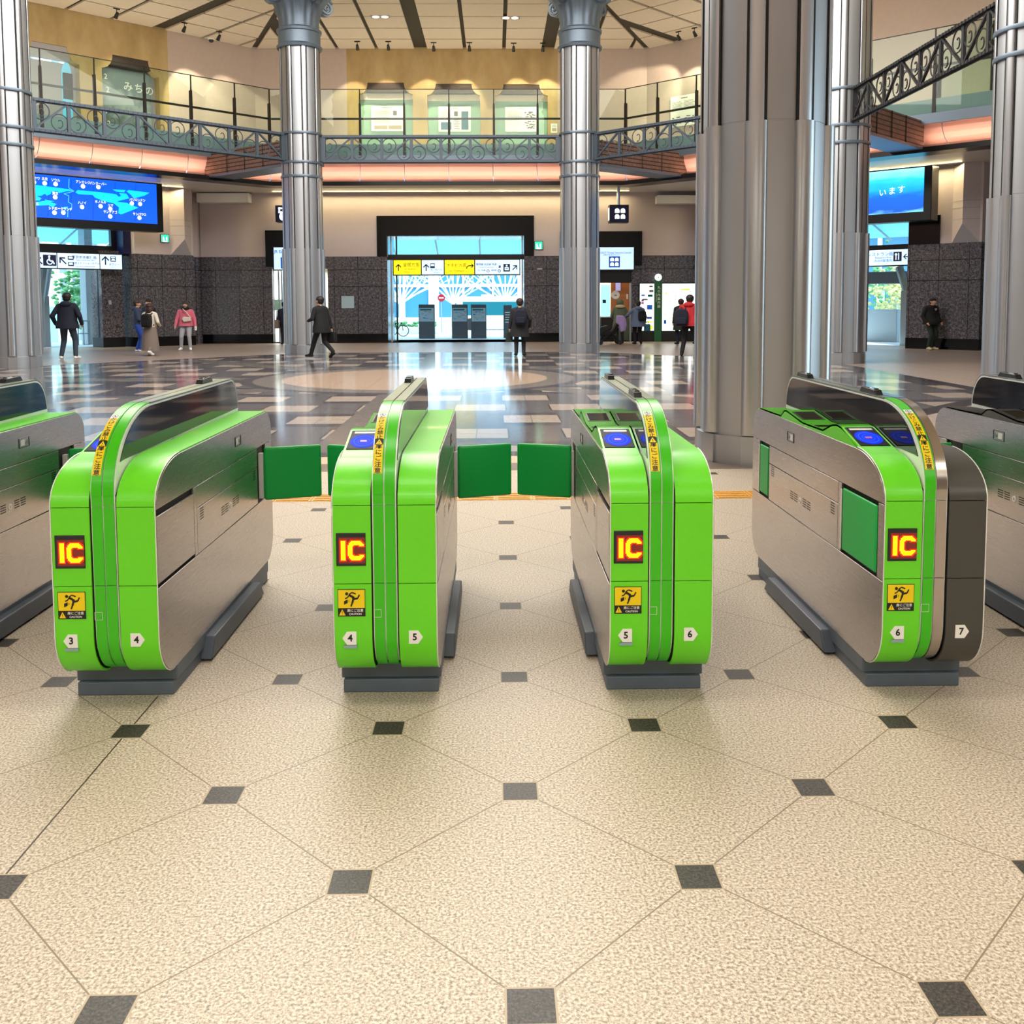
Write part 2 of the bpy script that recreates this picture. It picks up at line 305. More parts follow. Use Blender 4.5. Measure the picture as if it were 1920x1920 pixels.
def octv(A): return [(OX+A/math.cos(PI/8)*math.cos(PI/8+k*PI/4), OY+A/math.cos(PI/8)*math.sin(PI/8+k*PI/4)) for k in range(8)]
# ------------------------------------------------------------------ flat marks in the xz plane
def poly(m, pts, y, mat): return m.add([(p[0], y, p[1]) for p in pts], [list(range(len(pts)))], mat)
def bar(m, a, b, w, y, mat):
    d = Vector((b[0]-a[0], b[1]-a[1])); L = d.length or 1; n = Vector((-d.y, d.x))/L*w/2
    return poly(m, [(a[0]+n.x, a[1]+n.y), (a[0]-n.x, a[1]-n.y), (b[0]-n.x, b[1]-n.y), (b[0]+n.x, b[1]+n.y)], y, mat)
def rect(m, x0, x1, z0, z1, y, mat): return poly(m, [(x0, z0), (x1, z0), (x1, z1), (x0, z1)], y, mat)
def frame2(m, x0, x1, z0, z1, w, y, mat):
    rect(m, x0, x1, z0, z0+w, y, mat); rect(m, x0, x1, z1-w, z1, y, mat); rect(m, x0, x0+w, z0, z1, y, mat); rect(m, x1-w, x1, z0, z1, y, mat)
def dsc(m, x, z, r, y, mat, n=20): return m.disc((x, y, z), r, mat, n)
def annulus(m, x, z, r0, r1, y, mat, n=20, a0=0, a1=360):
    for i in range(n):
        a = math.radians(a0+(a1-a0)*i/n); b = math.radians(a0+(a1-a0)*(i+1)/n)
        poly(m, [(x+r0*math.cos(a), z+r0*math.sin(a)), (x+r1*math.cos(a), z+r1*math.sin(a)), (x+r1*math.cos(b), z+r1*math.sin(b)), (x+r0*math.cos(b), z+r0*math.sin(b))], y, mat)
def arrow(m, x, z, s, ang, y, mat, w=.16):
    c, n = math.cos(ang), math.sin(ang)
    def R(p): return (x+(p[0]*c-p[1]*n)*s, z+(p[0]*n+p[1]*c)*s)
    bar(m, R((0, -.5)), R((0, .45)), w*s, y, mat); bar(m, R((-.42, .05)), R((.04, .52)), w*s, y-.0004, mat); bar(m, R((.42, .05)), R((-.04, .52)), w*s, y-.0008, mat)
# ------------------------------------------------------------------ ticket gates
GY = 3.70
SH_BOT = arc(.17, .30, .17, .185, 270, 180, 10)
SH_TOP = arc(.30, .82, .30, .165, 180, 90, 14)
FIN_BOT = arc(.17, .30, .165, .17, 270, 180, 10)
FIN_TOP = arc(.42, .86, .42, .32, 180, 90, 18)
REAR_T = arc(1.80, .865, .12, .12, 90, 0, 8)
SIL = ([(1.77, .12)]+[(p[0]+.002, p[1]+.002) for p in SH_BOT]+[(p[0]+.002, p[1]-.006) for p in SH_TOP]+[(1.80, .979)]+arc(1.80, .859, .12, .12, 90, 0, 8)+arc(1.77, .27, .15, .15, 0, -90, 8)[:-1])
def inset(poly_, d, cx=.96, cz=.55): return [(p[0]+d*(1 if p[0] < cx else -1), p[1]+d*(1 if p[1] < cz else -1)) for p in poly_]
def bitmap_ic():
    W, H = 23, 24; g = set()
    for j in range(H):
        for i in range(W):
            x, z = i+.5, j+.5
            if 1.5 < x < 5.6 and 3 < z < 21: g.add((i, j))
            dx, dz = (x-15.2)/7.4, (z-12)/9.2; r = (abs(dx)**2.5+abs(dz)**2.5)
            ix, iz = (x-15.2)/3.6, (z-12)/5.2; q = (abs(ix)**2.6+abs(iz)**2.6)
            if r <= 1 and q > 1 and not (x > 15.5 and 8.2 < z < 15.8): g.add((i, j))
    return W, H, g
IC = bitmap_ic()
def led(root, x0, x1, z0, z1):
    m = MB(); m.box(x0, x1, -.004, .006, z0, z1, 'dark_plastic'); o = m.build('led_display', root, bevel=.0015)
    W, H, g = IC; a0, a1, b0, b1 = x0+.010, x1-.002, z0+.010, z1-.017
    m = MB(); rect(m, a0, a1, b0, b1, -.0046, 'led_back'); m.build('led_matrix', o, smooth=0)
    m = MB(); cw, ch = (a1-a0)/W, (b1-b0)/H
    red = {(i+d, j+e) for i, j in g for d in (-1, 0, 1) for e in (-1, 0, 1)}-g
    for cells, mat in ((g, 'led_yellow'), (red, 'led_red')):
        for i, j in cells:
            if 0 <= i < W and 0 <= j < H: rect(m, a0+i*cw+.0002, a0+(i+1)*cw-.0002, b0+j*ch+.0002, b0+(j+1)*ch-.0002, -.0050, mat)
    m.build('lettering', o, smooth=0)
def caution(root, x0, x1, z0, z1):
    m = MB(); w = x1-x0; h = z1-z0; zs = z0+h*.31
    m.box(x0, x1, -.002, .004, z0, z1, 'ink'); rect(m, x0+.002, x1-.002, zs, z1-.002, -.0024, 'sign_yellow'); o = m.build('caution_sticker', root, smooth=0)
    m = MB(); y = -.0030
    def q(u, v): return (x0+u*w, z0+v*h)
    hx, hz = q(.33, .84); dsc(m, hx, hz, .058*w, y, 'ink')
    for a, b, t in (((.40, .80), (.55, .72), .085), ((.55, .73), (.60, .62), .10), ((.41, .81), (.52, .885), .045), ((.52, .885), (.66, .83), .05), ((.42, .79), (.36, .70), .045), ((.36, .70), (.27, .66), .045),
                    ((.58, .64), (.73, .67), .07), ((.73, .67), (.79, .80), .05), ((.57, .64), (.53, .50), .075), ((.53, .50), (.48, .37), .055)):
        bar(m, q(*a), q(*b), t*w, y, 'ink'); y -= .00003
    poly(m, [q(.23, .44), q(.36, .50), q(.36, .63), q(.23, .57)], y, 'ink'); annulus(m, *q(.44, .57), .03*w, .045*w, y, 'ink', 10, 110, 250)
    poly(m, [q(.04, .04), q(.28, .04), q(.16, .27)], -.0030, 'sign_yellow'); bar(m, q(.16, .20), q(.16, .11), .02*w, -.0034, 'ink'); dsc(m, *q(.16, .075), .012*w, -.0034, 'ink', 8)
    m.build('pictogram', o, smooth=0)
    text('扉にご注意', h*.118, 'white', o, T(x0+.635*w, -.0032, z0+.215*h), .012); text('CAUTION', h*.10, 'white', o, T(x0+.635*w, -.0032, z0+.085*h), .02)
def numtag(root, cx, cz, ch, left):
    m = MB(); s = -1 if left else 1; w, h = .026, .0265
    m.prism([(cx-w*s*.85, cz-h), (cx+w*s*.55, cz-h), (cx+w*s*1.25, cz), (cx+w*s*.55, cz+h), (cx-w*s*.85, cz+h)], -.002, .003, 'y', 'white')
    if left: m.box(cx-.027, cx+.024, -.002, .003, cz-.0405, cz-.029, 'grey_tag')
    o = m.build('number_tag', root, smooth=0); text(ch, .038, 'ink', o, T(cx-(.002 if left else -.001), -.0026, cz), .028)
def fin_at(th, off=0):
    a = math.radians(th); p = Vector((.42-.42*math.cos(a), .86+.32*math.sin(a))); n = Vector((-math.cos(a)/.42, math.sin(a)/.32)).normalized(); return p+n*off, n
def strip_sticker(root, xc):
    w = .017; A = [14+50*i/24 for i in range(25)]; m = MB()
    def patch(t0, t1, mat, off):
        n = 10; pr = [fin_at(t0+(t1-t0)*i/n, off)[0] for i in range(n+1)]
        for i in range(n): m.quad((xc-w, pr[i].x, pr[i].y), (xc+w, pr[i].x, pr[i].y), (xc+w, pr[i+1].x, pr[i+1].y), (xc-w, pr[i+1].x, pr[i+1].y), mat)
    patch(14, 34.5, 'sign_yellow', .0012); patch(34.5, 39, 'ink', .0012); patch(39, 59.5, 'sign_yellow', .0012); patch(59.5, 64, 'white', .0012)
    o = m.build('warning_sticker', root, smooth=60, recalc=False)
    def Mat_at(th):
        p, n = fin_at(th, .0018); t = Vector((n.y, -n.x)); t = -t if t.y < 0 else t
        return Matrix(((1, 0, 0, xc), (0, -n.x, t.x, p.x), (0, -n.y, t.y, p.y), (0, 0, 0, 1)))
    for s, t0, t1 in (('扉にご注意', 33, 15.8), ('かけこみ禁止', 58.2, 40.3)):
        for i, ch in enumerate(s): text(ch, .024, 'ink', o, Mat_at(t0+(t1-t0)*i/(len(s)-1)), .015, sx=1.1)
    m = MB(); poly(m, [(-.014, -.012), (.014, -.012), (0, .013)], 0, 'sign_yellow'); bar(m, (0, .004), (0, -.004), .003, -.0004, 'ink'); dsc(m, 0, -.0075, .0016, -.0004, 'ink', 6); m.build('pictogram', o, smooth=0, M=Mat_at(36.7))
    m = MB(); annulus(m, 0, 0, .010, .012, 0, 'ink'); bar(m, (-.006, .004), (.006, -.005), .0025, 0, 'ink'); bar(m, (-.002, .007), (.001, -.006), .003, -.0003, 'ink'); m.build('pictogram', o, smooth=0, M=Mat_at(61.8))
def flap(root, side, y, a, b, z0=.497, z1=.795, mode='shut'):
    m = MB()
    if mode == 'shut':
        m.box(0, .318, -.016, .016, z0, z1, 'flap_green'); M = T(side*.222, y, 0) @ Matrix.Rotation(side*math.radians(19), 4, 'Z')
        if side < 0: M = M @ Matrix.Rotation(PI, 4, 'Z')
        f = m.build('flap_door', root, bevel=.012, M=M)
        m = MB(); m.box(side*.2-.006, side*.2+.022*side, y-.022, y+.012, z0+.012, z1-.03, 'post_white'); m.build('hinge_post', root, bevel=.004)
    else:
        x = side*.196; m.box(min(x, x+side*.012), max(x, x+side*.012), a+.01, b-.01, z0+.012, z1-.012, 'flap_green'); f = m.build('flap_door', root, bevel=.012)
        m = MB(); m.box(side*.2-.006, side*.2+.010*side, b-.006, b+.012, z0+.012, z1-.02, 'post_white'); m.build('hinge_post', root, bevel=.003)
    return f
def gate(x, label, nums, lc='lime', rc='lime', ls='leaf_green', rs='leaf_green', lmode='shut', rmode='shut', pods=(1.42,), front=True):
    root = thing('ticket_gate', label, 'ticket gate', loc=(x, GY, 0), group='row of automatic ticket gates')
    # plinth and kick rails
    m = MB(); m.box(-.195, .195, .165, 1.80, 0, .055, 'plinth'); m.box(-.205, .205, .185, 1.78, .055, .125, 'plinth'); m.build('plinth', root, bevel=.004)
    for s in (-1, 1):
        m = MB(); a, b = sorted((s*.190, s*.248)); m.prism([(.52, .012), (.58, .10), (1.42, .10), (1.50, .012)], a, b, 'x', 'kick'); m.build('kick_rail', root, bevel=.006)
    m = MB(); m.prism(inset(SIL, .012), -.192, .192, 'x', 'gap_shade'); m.build('inner_body', root)  # core coloured near-black, painting the shade inside the cover gaps
    # side plates
    for s, mode in ((-1, lmode), (1, rmode)):
        rx = (.46, 1.585, 1.77)
        plates = [('upper', -1, 3, .803, 2), ('lower', -1, 3, -1, .493), ('main', .505, 1.58, .497, .698), ('rail', .505, 1.58, .702, .799), ('pillar', .465, .501, .497, .799), ('rear', 1.775, 3, .497, .799)]
        if mode == 'shut' or lc != 'lime' or s > 0 and mode != 'open': plates.append(('front', -1, .46, .51, .775))
        elif mode == 'open': plates.append(('front', -1, .055, .497, .799))
        for nm, y0, y1, z0, z1 in plates:
            pl = crop(SIL, y0, y1, z0, z1)
            if len(pl) < 3: continue
            m = MB(); a, b = sorted((s*.194, s*.2055)); m.prism(pl, a, b, 'x', 'stainless'); o = m.build('side_panel', root, smooth=20, bevel=.0012)
            if nm == 'main':
                xx = s*.2062
                for cy0, w, z0_, nn in ((.57, .025, .640, 5), (1.51, .025, .640, 5), (.90, .026, .585, 4), (.965, .026, .585, 4), (1.10, .026, .585, 4), (1.165, .026, .585, 4)):
                    m = MB()
                    for k in range(nn): m.box(*sorted((s*.204, xx)), cy0-w, cy0+w, z0_+k*.0115, z0_+.0055+k*.0115, 'black')
                    m.build('vent', o, smooth=0)
                m = MB(); m.tube([(s*.203, 1.032, .603), (s*.208, 1.032, .603)], .016, 'silver_line', 16); m.tube([(s*.2075, 1.032, .603), (s*.209, 1.032, .603)], .008, 'stainless', 12); m.build('lock', o)
            if nm == 'upper':
                m = MB(); xx = s*.2062; yz = arc(1.2, .90, .052, .026, 0, 360, 20)[:-1]
                m.tube([(xx, 1.2+.052*max(-1, min(1, 1.5*math.cos(t))), .90+.024*max(-1, min(1, 1.5*math.sin(t)))) for t in [2*PI*i/24 for i in range(24)]], .0022, 'black', 6, True)
                m.box(*sorted((s*.204, s*.2072)), 1.165, 1.205, .884, .914, 'silver_line'); m.tube([(s*.204, 1.228, .90), (s*.208, 1.228, .90)], .011, 'top_steel', 12); m.build('latch', o)
        if mode == 'shut': flap(root, s, 1.665, 0, 0)
        elif mode == 'open':
            flap(root, s, 0, 1.585, 1.77, mode='in'); flap(root, s, 0, .06, .455, mode='in')
    # coloured shells: lower, middle and upper cover on each side
    for s, c in ((-1, lc), (1, rc)):
        x0, x1 = sorted((s*.053, s*.199))
        m = MB(); m.sheet(SH_BOT+[(0, .5035)], x0, x1, .008, c); m.build('lower_cover', root, smooth=50)
        m = MB(); m.sheet([(0, .5065), (0, .8135)], x0, x1, .008, c); m.build('middle_cover', root, smooth=50)
        if s > 0 or not front: up = [(0, .8165)]+SH_TOP+[(1.80, .985)]+REAR_T
        else: up = [(0, .8165)]+arc(.26, .82, .26, .155, 180, 95, 12)+[(.28, .985), (.50, 1.043), (.56, 1.048), (.62, 1.040), (.74, 1.0), (1.04, .998), (1.30, 1.028), (1.345, 1.022), (1.40, .99), (1.80, .985)]+REAR_T
        m = MB(); m.sheet(up, x0, x1, .008, c); m.prism([(.30, .97)]+[p for p in up if .29 < p[0] < 1.81]+[(1.80, .97)], x0, x1, 'x', c) if s < 0 and front else None
        o = m.build('upper_cover', root, smooth=50)
        m = MB(); xo = s*.2015   # bright edge line down the outer corner
        m.tube([(xo, p[0]-.001, p[1]) for p in SH_BOT+[(0, .5), (0, .82)]+SH_TOP], .0022, 'silver_line', 6); m.build('edge_trim', root)
    if front:
        # touch pad on the sloping part of the left cover
        d = Vector((.22, .058)).normalized(); sl = math.atan2(.058, .22); M = T(-.126, .395, 1.0165) @ Matrix.Rotation(sl, 4, 'X')
        m = MB(); m.box(-.064, .064, -.105, .10, -.004, .0015, 'reader_pad'); pad = m.build('touch_pad', root, bevel=.003, M=M)
        m = MB(); m.add([(.056*math.cos(t), -.02+.072*math.sin(t), .0022) for t in [2*PI*i/32 for i in range(32)]], [list(range(32))], 'reader_blue')
        for r in (.75, .45):
            m.add([(.056*r*k*math.cos(t), -.02+.072*r*k*math.sin(t), .0026) for k in (.94, 1) for t in [2*PI*i/32 for i in range(32)]], [(i, (i+1) % 32, 32+(i+1) % 32, 32+i) for i in range(32)], 'reader_ring')
        m.add([(-.014, -.03, .0028), (.014, -.03, .0028), (.014, -.012, .0028), (-.014, -.012, .0028)], [(0, 1, 2, 3)], 'pink_label'); m.build('reader_disc', pad, smooth=0)
        m = MB(); m.box(-.050, .050, .066, .084, .001, .002, 'white'); m.build('label_strip', pad, smooth=0)
        sl = math.atan2(.030, .26); M = T(-.126, 1.17, 1.0135) @ Matrix.Rotation(sl, 4, 'X')
        m = MB(); m.box(-.058, .058, -.085, .085, -.004, .002, 'dark_plastic'); m.box(-.050, .050, -.077, .077, .001, .0028, 'lens_dark'); m.build('display', root, M=M)
        m = MB(); m.box(-.06, .05, .84, .90, .998, 1.0005, 'lens_dark'); m.build('ticket_slot', root, M=T(-.126, 0, 0))
    # centre fin
    FP = FIN_BOT+[(.005, .86)]+[(p[0]+.005*(1-i/18), p[1]-.004) for i, p in enumerate(FIN_TOP)]
    fin = [(1.72, .30)]+[(p[0]+.006, p[1]+.006) for p in FIN_BOT]+[(.006, .86)]+[(p[0]+.006, p[1]-.006) for p in FIN_TOP]+[(1.68, 1.174)]+arc(1.68, .99, .13, .184, 90, 0, 10)+[(1.81, .9), (1.72, .9)]
    m = MB(); m.prism(fin, -.047, .047, 'x', 'silver_line'); m.build('fin_frame', root)
    outer = FIN_BOT+[(.002, .505)], [(.002, .508), (.002, .815)], [(.002, .818), (.002, .86)]+FIN_TOP
    for s, c in ((-1, ls), (1, rs)):
        x0, x1 = sorted((s*.0024, s*.0425))
        for pr in outer: m = MB(); m.sheet(pr, x0, x1, .006, c); m.build('front_strip', root, smooth=50)
        g = [(.10, .985)]+[(p[0]+.012+.02*(1-i/18), p[1]-.014) for i, p in enumerate(FIN_TOP) if p[1] > .985]+[(1.68, 1.166)]+arc(1.675, .99, .125, .175, 90, 5, 10)
        a, b = sorted((s*.046, s*.0495)); m = MB(); m.prism(g, a, b, 'x', 'glossy_black'); m.build('side_glass', root)
        m = MB(); m.sheet([(.425, 1.181), (1.68, 1.181)]+arc(1.68, .995, .135, .186, 90, 0, 10), *sorted((s*.003, s*.047)), .005, 'top_steel' if c != 'silver_strip' else 'silver_strip'); m.build('fin_top', root, smooth=50)
    for py in pods:
        m = MB(); m.prism([(py-.10, 1.18), (py-.075, 1.203), (py+.075, 1.207), (py+.10, 1.18)], -.040, -.006, 'x', 'dark_plastic'); m.box(-.035, -.011, py-.06, py+.06, 1.203, 1.2085, 'lens_dark'); m.build('sensor_pod', root, bevel=.003)
    if front:
        led(root, -.188, -.073, .577, .707); caution(root, -.185, -.078, .376, .484); numtag(root, -.137, .288, nums[0], True); numtag(root, .113, .290, nums[1], False)
        strip_sticker(root, -.0245)
        m = MB(); frame2(m, -.046, -.016, .370, .402, .0015, .0015, 'silver_line')
        m.build('hatch_outline', root, smooth=0)
    return root
gate(-2.602, 'lime green ticket gate cut by the frame edge, beside the gate numbered 3 and 4', '23', lmode='none', pods=(1.55,))
gate(-1.520, 'lime green ticket gate with front numbers 3 and 4', '34', lmode='shut')
gate(-.435, 'lime green ticket gate with front numbers 4 and 5', '45')
gate(.648, 'lime green ticket gate with front numbers 5 and 6', '56', rmode='none', pods=(1.55, .58))
gate(1.727, 'ticket gate half lime half charcoal, with front numbers 6 and 7', '67', rc='charcoal', rs='silver_strip', lmode='open', pods=(1.55, .62))
gate(2.809, 'dark topped ticket gate cut by the frame edge beside the half charcoal gate', '78', lc='charcoal', rc='charcoal', ls='silver_strip', rs='silver_strip', rmode='none', pods=(1.45,))
# ------------------------------------------------------------------ columns
CEIL = 11.74
COLS = [(-4.4, 10.6), (4.4, 10.6), (10.6, 4.4), (-10.6, 4.4), (4.4, -10.6), (10.6, -4.4)]
CLAB = ['round brushed steel column behind the walking man in the long black coat', 'round brushed steel column beside the travel service counter', 'round brushed steel column behind and beside the largest near column',
        'round brushed steel column cut by the frame edge, behind the navy coated man', 'largest steel column, standing close behind the gate numbered 6 and 7', 'steel column cut by the frame edge where the dark lattice girder ends']
def column(i):
    x, y = COLS[i]; root = thing('steel_column', CLAB[i], 'column', loc=(OX+x, OY+y, 0), group='ring of columns around the hall'); R = .60
    m = MB(); m.lathe([(R+.035, 0), (R+.035, .28), (R, .285), (R, 3.30), (R-.004, 3.302), (R-.004, 3.315), (R, 3.317), (R, CEIL)], 'column_steel', n=64); m.build('shaft', root)
    for k in range(8):
        a = -PI/2+PI/8+k*PI/4; c, s = math.cos(a), math.sin(a); M = Matrix.Rotation(a, 4, 'Z') @ T(R, 0, 0)
        m = MB(); m.prism([(-.05, -.098), (.012, -.098), (.012, .098), (-.05, .098)], 3.30, 10.0, 'z', 'gap_shade')  # near-black strip paints the groove's shade; the shaft is uncut
        m.prism([(.010+.030*math.cos(t), .075*math.sin(t)) for t in [-PI/2+PI*j/10 for j in range(11)]], 3.28, 10.0, 'z', 'rod_steel'); m.build('recessed_rod', root, M=M)
        m = MB(); m.prism([(-.03, -.105)]+[(.012+.068*math.cos(t), .105*math.sin(t)) for t in [-PI/2+PI*j/14 for j in range(15)]]+[(-.03, .105)], .30, 3.30, 'z', 'rod_steel')
        m.box(-.03, .048, -.10, .10, 0, .285, 'column_steel'); m.build('fluted_casing', root, M=M)
    for z in (5.98, 5.55, 6.88):
        m = MB(); m.lathe([(R+.012, z-.045), (R+.055, z-.035), (R+.062, z), (R+.055, z+.035), (R+.012, z+.045)], 'column_blue_metal', n=48); m.build('ring_band', root)
    m = MB(); m.lathe([(R, 9.50), (R+.09, 9.50), (R+.11, 9.57), (R+.05, 9.63), (R+.05, 9.98), (R+.09, 10.0), (R+.10, 10.07), (R+.03, 10.12), (R, 10.14)], 'column_blue_metal', n=48); m.build('neck_ring', root)
    m = MB(); N = 96; prof = [(.61, 10.1), (.62, 10.35), (.66, 10.6), (.75, 10.85), (.90, 11.05), (1.02, 11.15), (1.05, 11.35), (1.0, 11.74)]
    vs = []
    for q, (r, z) in enumerate(prof):
        for j in range(N):
            t = 2*PI*j/N; vs.append(((r+.028*math.cos(16*t)*min(1, q/2))*math.cos(t), (r+.028*math.cos(16*t)*min(1, q/2))*math.sin(t), z))
    m.add(vs, [(q*N+j, q*N+(j+1) % N, (q+1)*N+(j+1) % N, (q+1)*N+j) for q in range(len(prof)-1) for j in range(N)], 'column_blue_metal'); m.build('capital', root, smooth=60)
    for k in range(4):
        a = -PI/2+PI/4*(2*k+1)+(0 if i < 2 else PI/8); m = MB()
        sp = [(.92+(.27*(1-t/14))*math.cos(.6+t), 10.98+(.27*(1-t/14))*math.sin(.6+t)) for t in [j*.45 for j in range(30)]]
        m.tube([(p[0]+.06, -.10, p[1]) for p in sp], .045, 'column_blue_metal', 8); m.tube([(p[0]+.06, .10, p[1]) for p in sp], .045, 'column_blue_metal', 8); m.prism([(.98+.26*math.cos(t), 10.98+.26*math.sin(t)) for t in [2*PI*j/24 for j in range(24)]], -.10, .10, 'y', 'column_blue_metal')
        m.build('volute', root, M=Matrix.Rotation(a, 4, 'Z'))
for i in range(6): column(i)
# ------------------------------------------------------------------ lattice girders between the columns
def girder(a, b, label, mat='girder', dark='girder'):
    A = Vector((OX+COLS[a][0], OY+COLS[a][1])); B = Vector((OX+COLS[b][0], OY+COLS[b][1])); d = (B-A).normalized(); A = A+d*.66; B = B-d*.66; L = (B-A).length
    root = thing('lattice_girder', label, 'girder', loc=(A.x, A.y, 0), rz=math.atan2(d.y, d.x), group='ornate lattice girders between the columns'); z0, z1 = 6.05, 6.82; n = 8; w = L/n
    for z in (z0, z1):
        m = MB(); m.box(0, L, -.07, .07, z-.025, z+.025, mat); m.box(0, L, -.012, .012, z-.06, z+.06, mat)
        k = int(L/.13)
        for q in range(k): m.box(.06+q*.13-.02, .06+q*.13+.02, -.082, .082, z-.03, z+.03, mat)
        m.build('chord', root)
    for q in range(n+1):
        m = MB(); x = q*w; m.box(x-.045, x+.045, -.03, .03, z0, z1, mat)
        if q in (0, n): m.box(x-.10, x+.10, -.06, .06, z0, z1, mat)
        m.build('upright', root)
    for q in range(n):
        x = q*w; up = q % 2; a, b_ = ((x+.05, z0+.04), (x+w-.05, z1-.04)) if up == 0 else ((x+.05, z1-.04), (x+w-.05, z0+.04))
        m = MB(); dx, dz = b_[0]-a[0], b_[1]-a[1]; l = math.hypot(dx, dz); nx, nz = -dz/l*.022, dx/l*.022
        m.prism([(a[0]+nx, a[1]+nz), (a[0]-nx, a[1]-nz), (b_[0]-nx, b_[1]-nz), (b_[0]+nx, b_[1]+nz)], -.03, .03, 'y', dark); m.build('diagonal', root)
        for sgn in (-1, 1):
            cx = x+w/2-sgn*.235*(1 if up == 0 else 1); cz = (z0+z1)/2+sgn*.12*(1 if up == 0 else -1); r = .215
            m = MB(); m.tube([(cx+r*math.cos(t), 0, cz+r*math.sin(t)) for t in [2*PI*j/20 for j in range(20)]], .015, mat, 6, True)
            m.tube([(cx+.07*math.cos(t)*(1-t/9), 0, cz-.02+.10*math.sin(t)*(1-t/9)) for t in [-2+j*.4 for j in range(12)]], .014, mat, 6)
            m.build('scroll_ring', root)
girder(0, 1, 'ornate grey lattice girder straight across in front of the three gallery niches')
girder(3, 0, 'ornate grey lattice girder in front of the landscape photograph, above the world map screen')
girder(1, 2, 'ornate grey lattice girder half hidden by the largest column')
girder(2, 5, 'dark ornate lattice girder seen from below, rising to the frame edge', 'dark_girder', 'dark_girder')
# ------------------------------------------------------------------ gallery ring, cove, soffit
GA, CA = 15.6, 15.60
def ring(name, A0, A1, z0, z1, mat, sides=range(8)):
    a, b = octv(A0), octv(A1); m = MB()
    for k in sides:
        j = (k+1) % 8; p = [a[k], a[j], b[j], b[k]]; v = [(x, y, z0) for x, y in p]+[(x, y, z1) for x, y in p]
        m.add(v, [(3, 2, 1, 0), (4, 5, 6, 7), (0, 1, 5, 4), (1, 2, 6, 5), (2, 3, 7, 6), (3, 0, 4, 7)], mat)
    return struct(m.build(name, smooth=0))
VIS = [0, 1, 2, 7]   # octagon sides k: side k lies between vertex k and k+1; 1 is the back
VIS = [7, 0, 1, 2, 3]
ring('floor_gallery', GA, 19.6, 6.72, 6.96, 'grey_plaster', VIS)
def cove():
    m = MB(); prof = [(GA+.20, 6.72), (GA+.21, 6.60), (GA+.26, 6.45), (GA+.34, 6.30), (GA+.45, 6.18), (GA+.58, 6.10), (GA+.68, 6.05)]
    for k in VIS:
        for q in range(8):
            t0, t1 = q/8+.0008, (q+1)/8-.0008
            for (r0, z0), (r1, z1) in zip(prof, prof[1:]):
                def P_(r, z, t):
                    v = octv(r); a, b = v[k], v[(k+1) % 8]; return (a[0]+(b[0]-a[0])*t, a[1]+(b[1]-a[1])*t, z)
                m.quad(P_(r0, z0, t0), P_(r0, z0, t1), P_(r1, z1, t1), P_(r1, z1, t0), 'pink_cove')
    return struct(m.build('trim_1', smooth=60, recalc=False))
cove()
ring('trim_2', GA-.06, GA+.05, 6.70, 6.99, 'column_blue_metal', VIS)
ring('trim_3', CA, CA+.75, 5.90, 6.03, 'black_trim', VIS)
ring('trim_4', CA, CA+.02, 6.03, 6.05, 'black_trim', VIS)
ring('trim_5', CA+.06, CA+.12, 6.03, 6.034, 'cove_led', VIS)
ring('ceiling_soffit', CA+.35, 20.5, 5.92, 6.0, 'soffit', VIS)
# beams that tie the columns to the gallery edge across the diagonal bays
def tie(colk, P, label, sgn):
    cx, cy_ = OX+COLS[colk][0], OY+COLS[colk][1]; a = Vector((cx, cy_)); b = Vector(P); d = (b-a).normalized(); n = Vector((-d.y, d.x))*sgn
    p = [a, b+d*.35, b+d*.35+n*.9, a+n*.9]; root = thing('bridge_beam', label, 'beam', loc=(0, 0, 0), group='slatted beams tying the columns to the gallery')
    m = MB(); m.prism([(q.x, q.y) for q in p], 6.06, 6.82, 'z', 'brown_slats')
    for t in range(1, 5):
        s = a+(b-a)*(t/5); m.tube([(s.x-n.x*.012, s.y-n.y*.012, 6.06), (s.x-n.x*.012, s.y-n.y*.012, 6.82)], .014, 'black_trim', 4)
    m.build('slatted_cladding', root, smooth=0)
    q = [p[0]-n*.05, p[1]-n*.05, p[2], p[3]]; m = MB(); m.prism([(v.x, v.y) for v in q], 5.985, 6.06, 'z', 'column_blue_metal'); m.build('underside', root, smooth=0)
tie(0, (-9.9, 34.25), 'brown slatted beam meeting the column behind the walking man', -1)
tie(1, (6.55, 34.25), 'brown slatted beam meeting the column beside the travel service counter', 1)
tie(2, (12.35, 28.2), 'brown slatted beam below the dark lattice girder', 1)
# ------------------------------------------------------------------ frames of the walls
BF = Frame((OX, 38.6, 0), 0); LF = Frame((OX-19/math.sqrt(2), OY+19/math.sqrt(2), 0), PI/4); RF = Frame((OX+19/math.sqrt(2), OY+19/math.sqrt(2), 0), -PI/4)
GB = Frame((OX, OY+18.9, 0), 0); q2 = 18.9/math.sqrt(2); GL = Frame((OX-q2, OY+q2, 0), PI/4); GR = Frame((OX+q2, OY+q2, 0), -PI/4); GE = Frame((OX+18.9, OY, 0), -PI/2); GW = Frame((OX-18.9, OY, 0), PI/2)
q3 = (GA+.05)/math.sqrt(2); BB = Frame((OX, OY+GA+.05, 0), 0); BL = Frame((OX-q3, OY+q3, 0), PI/4); BR = Frame((OX+q3, OY+q3, 0), -PI/4); BE = Frame((OX+GA+.05, OY, 0), -PI/2)
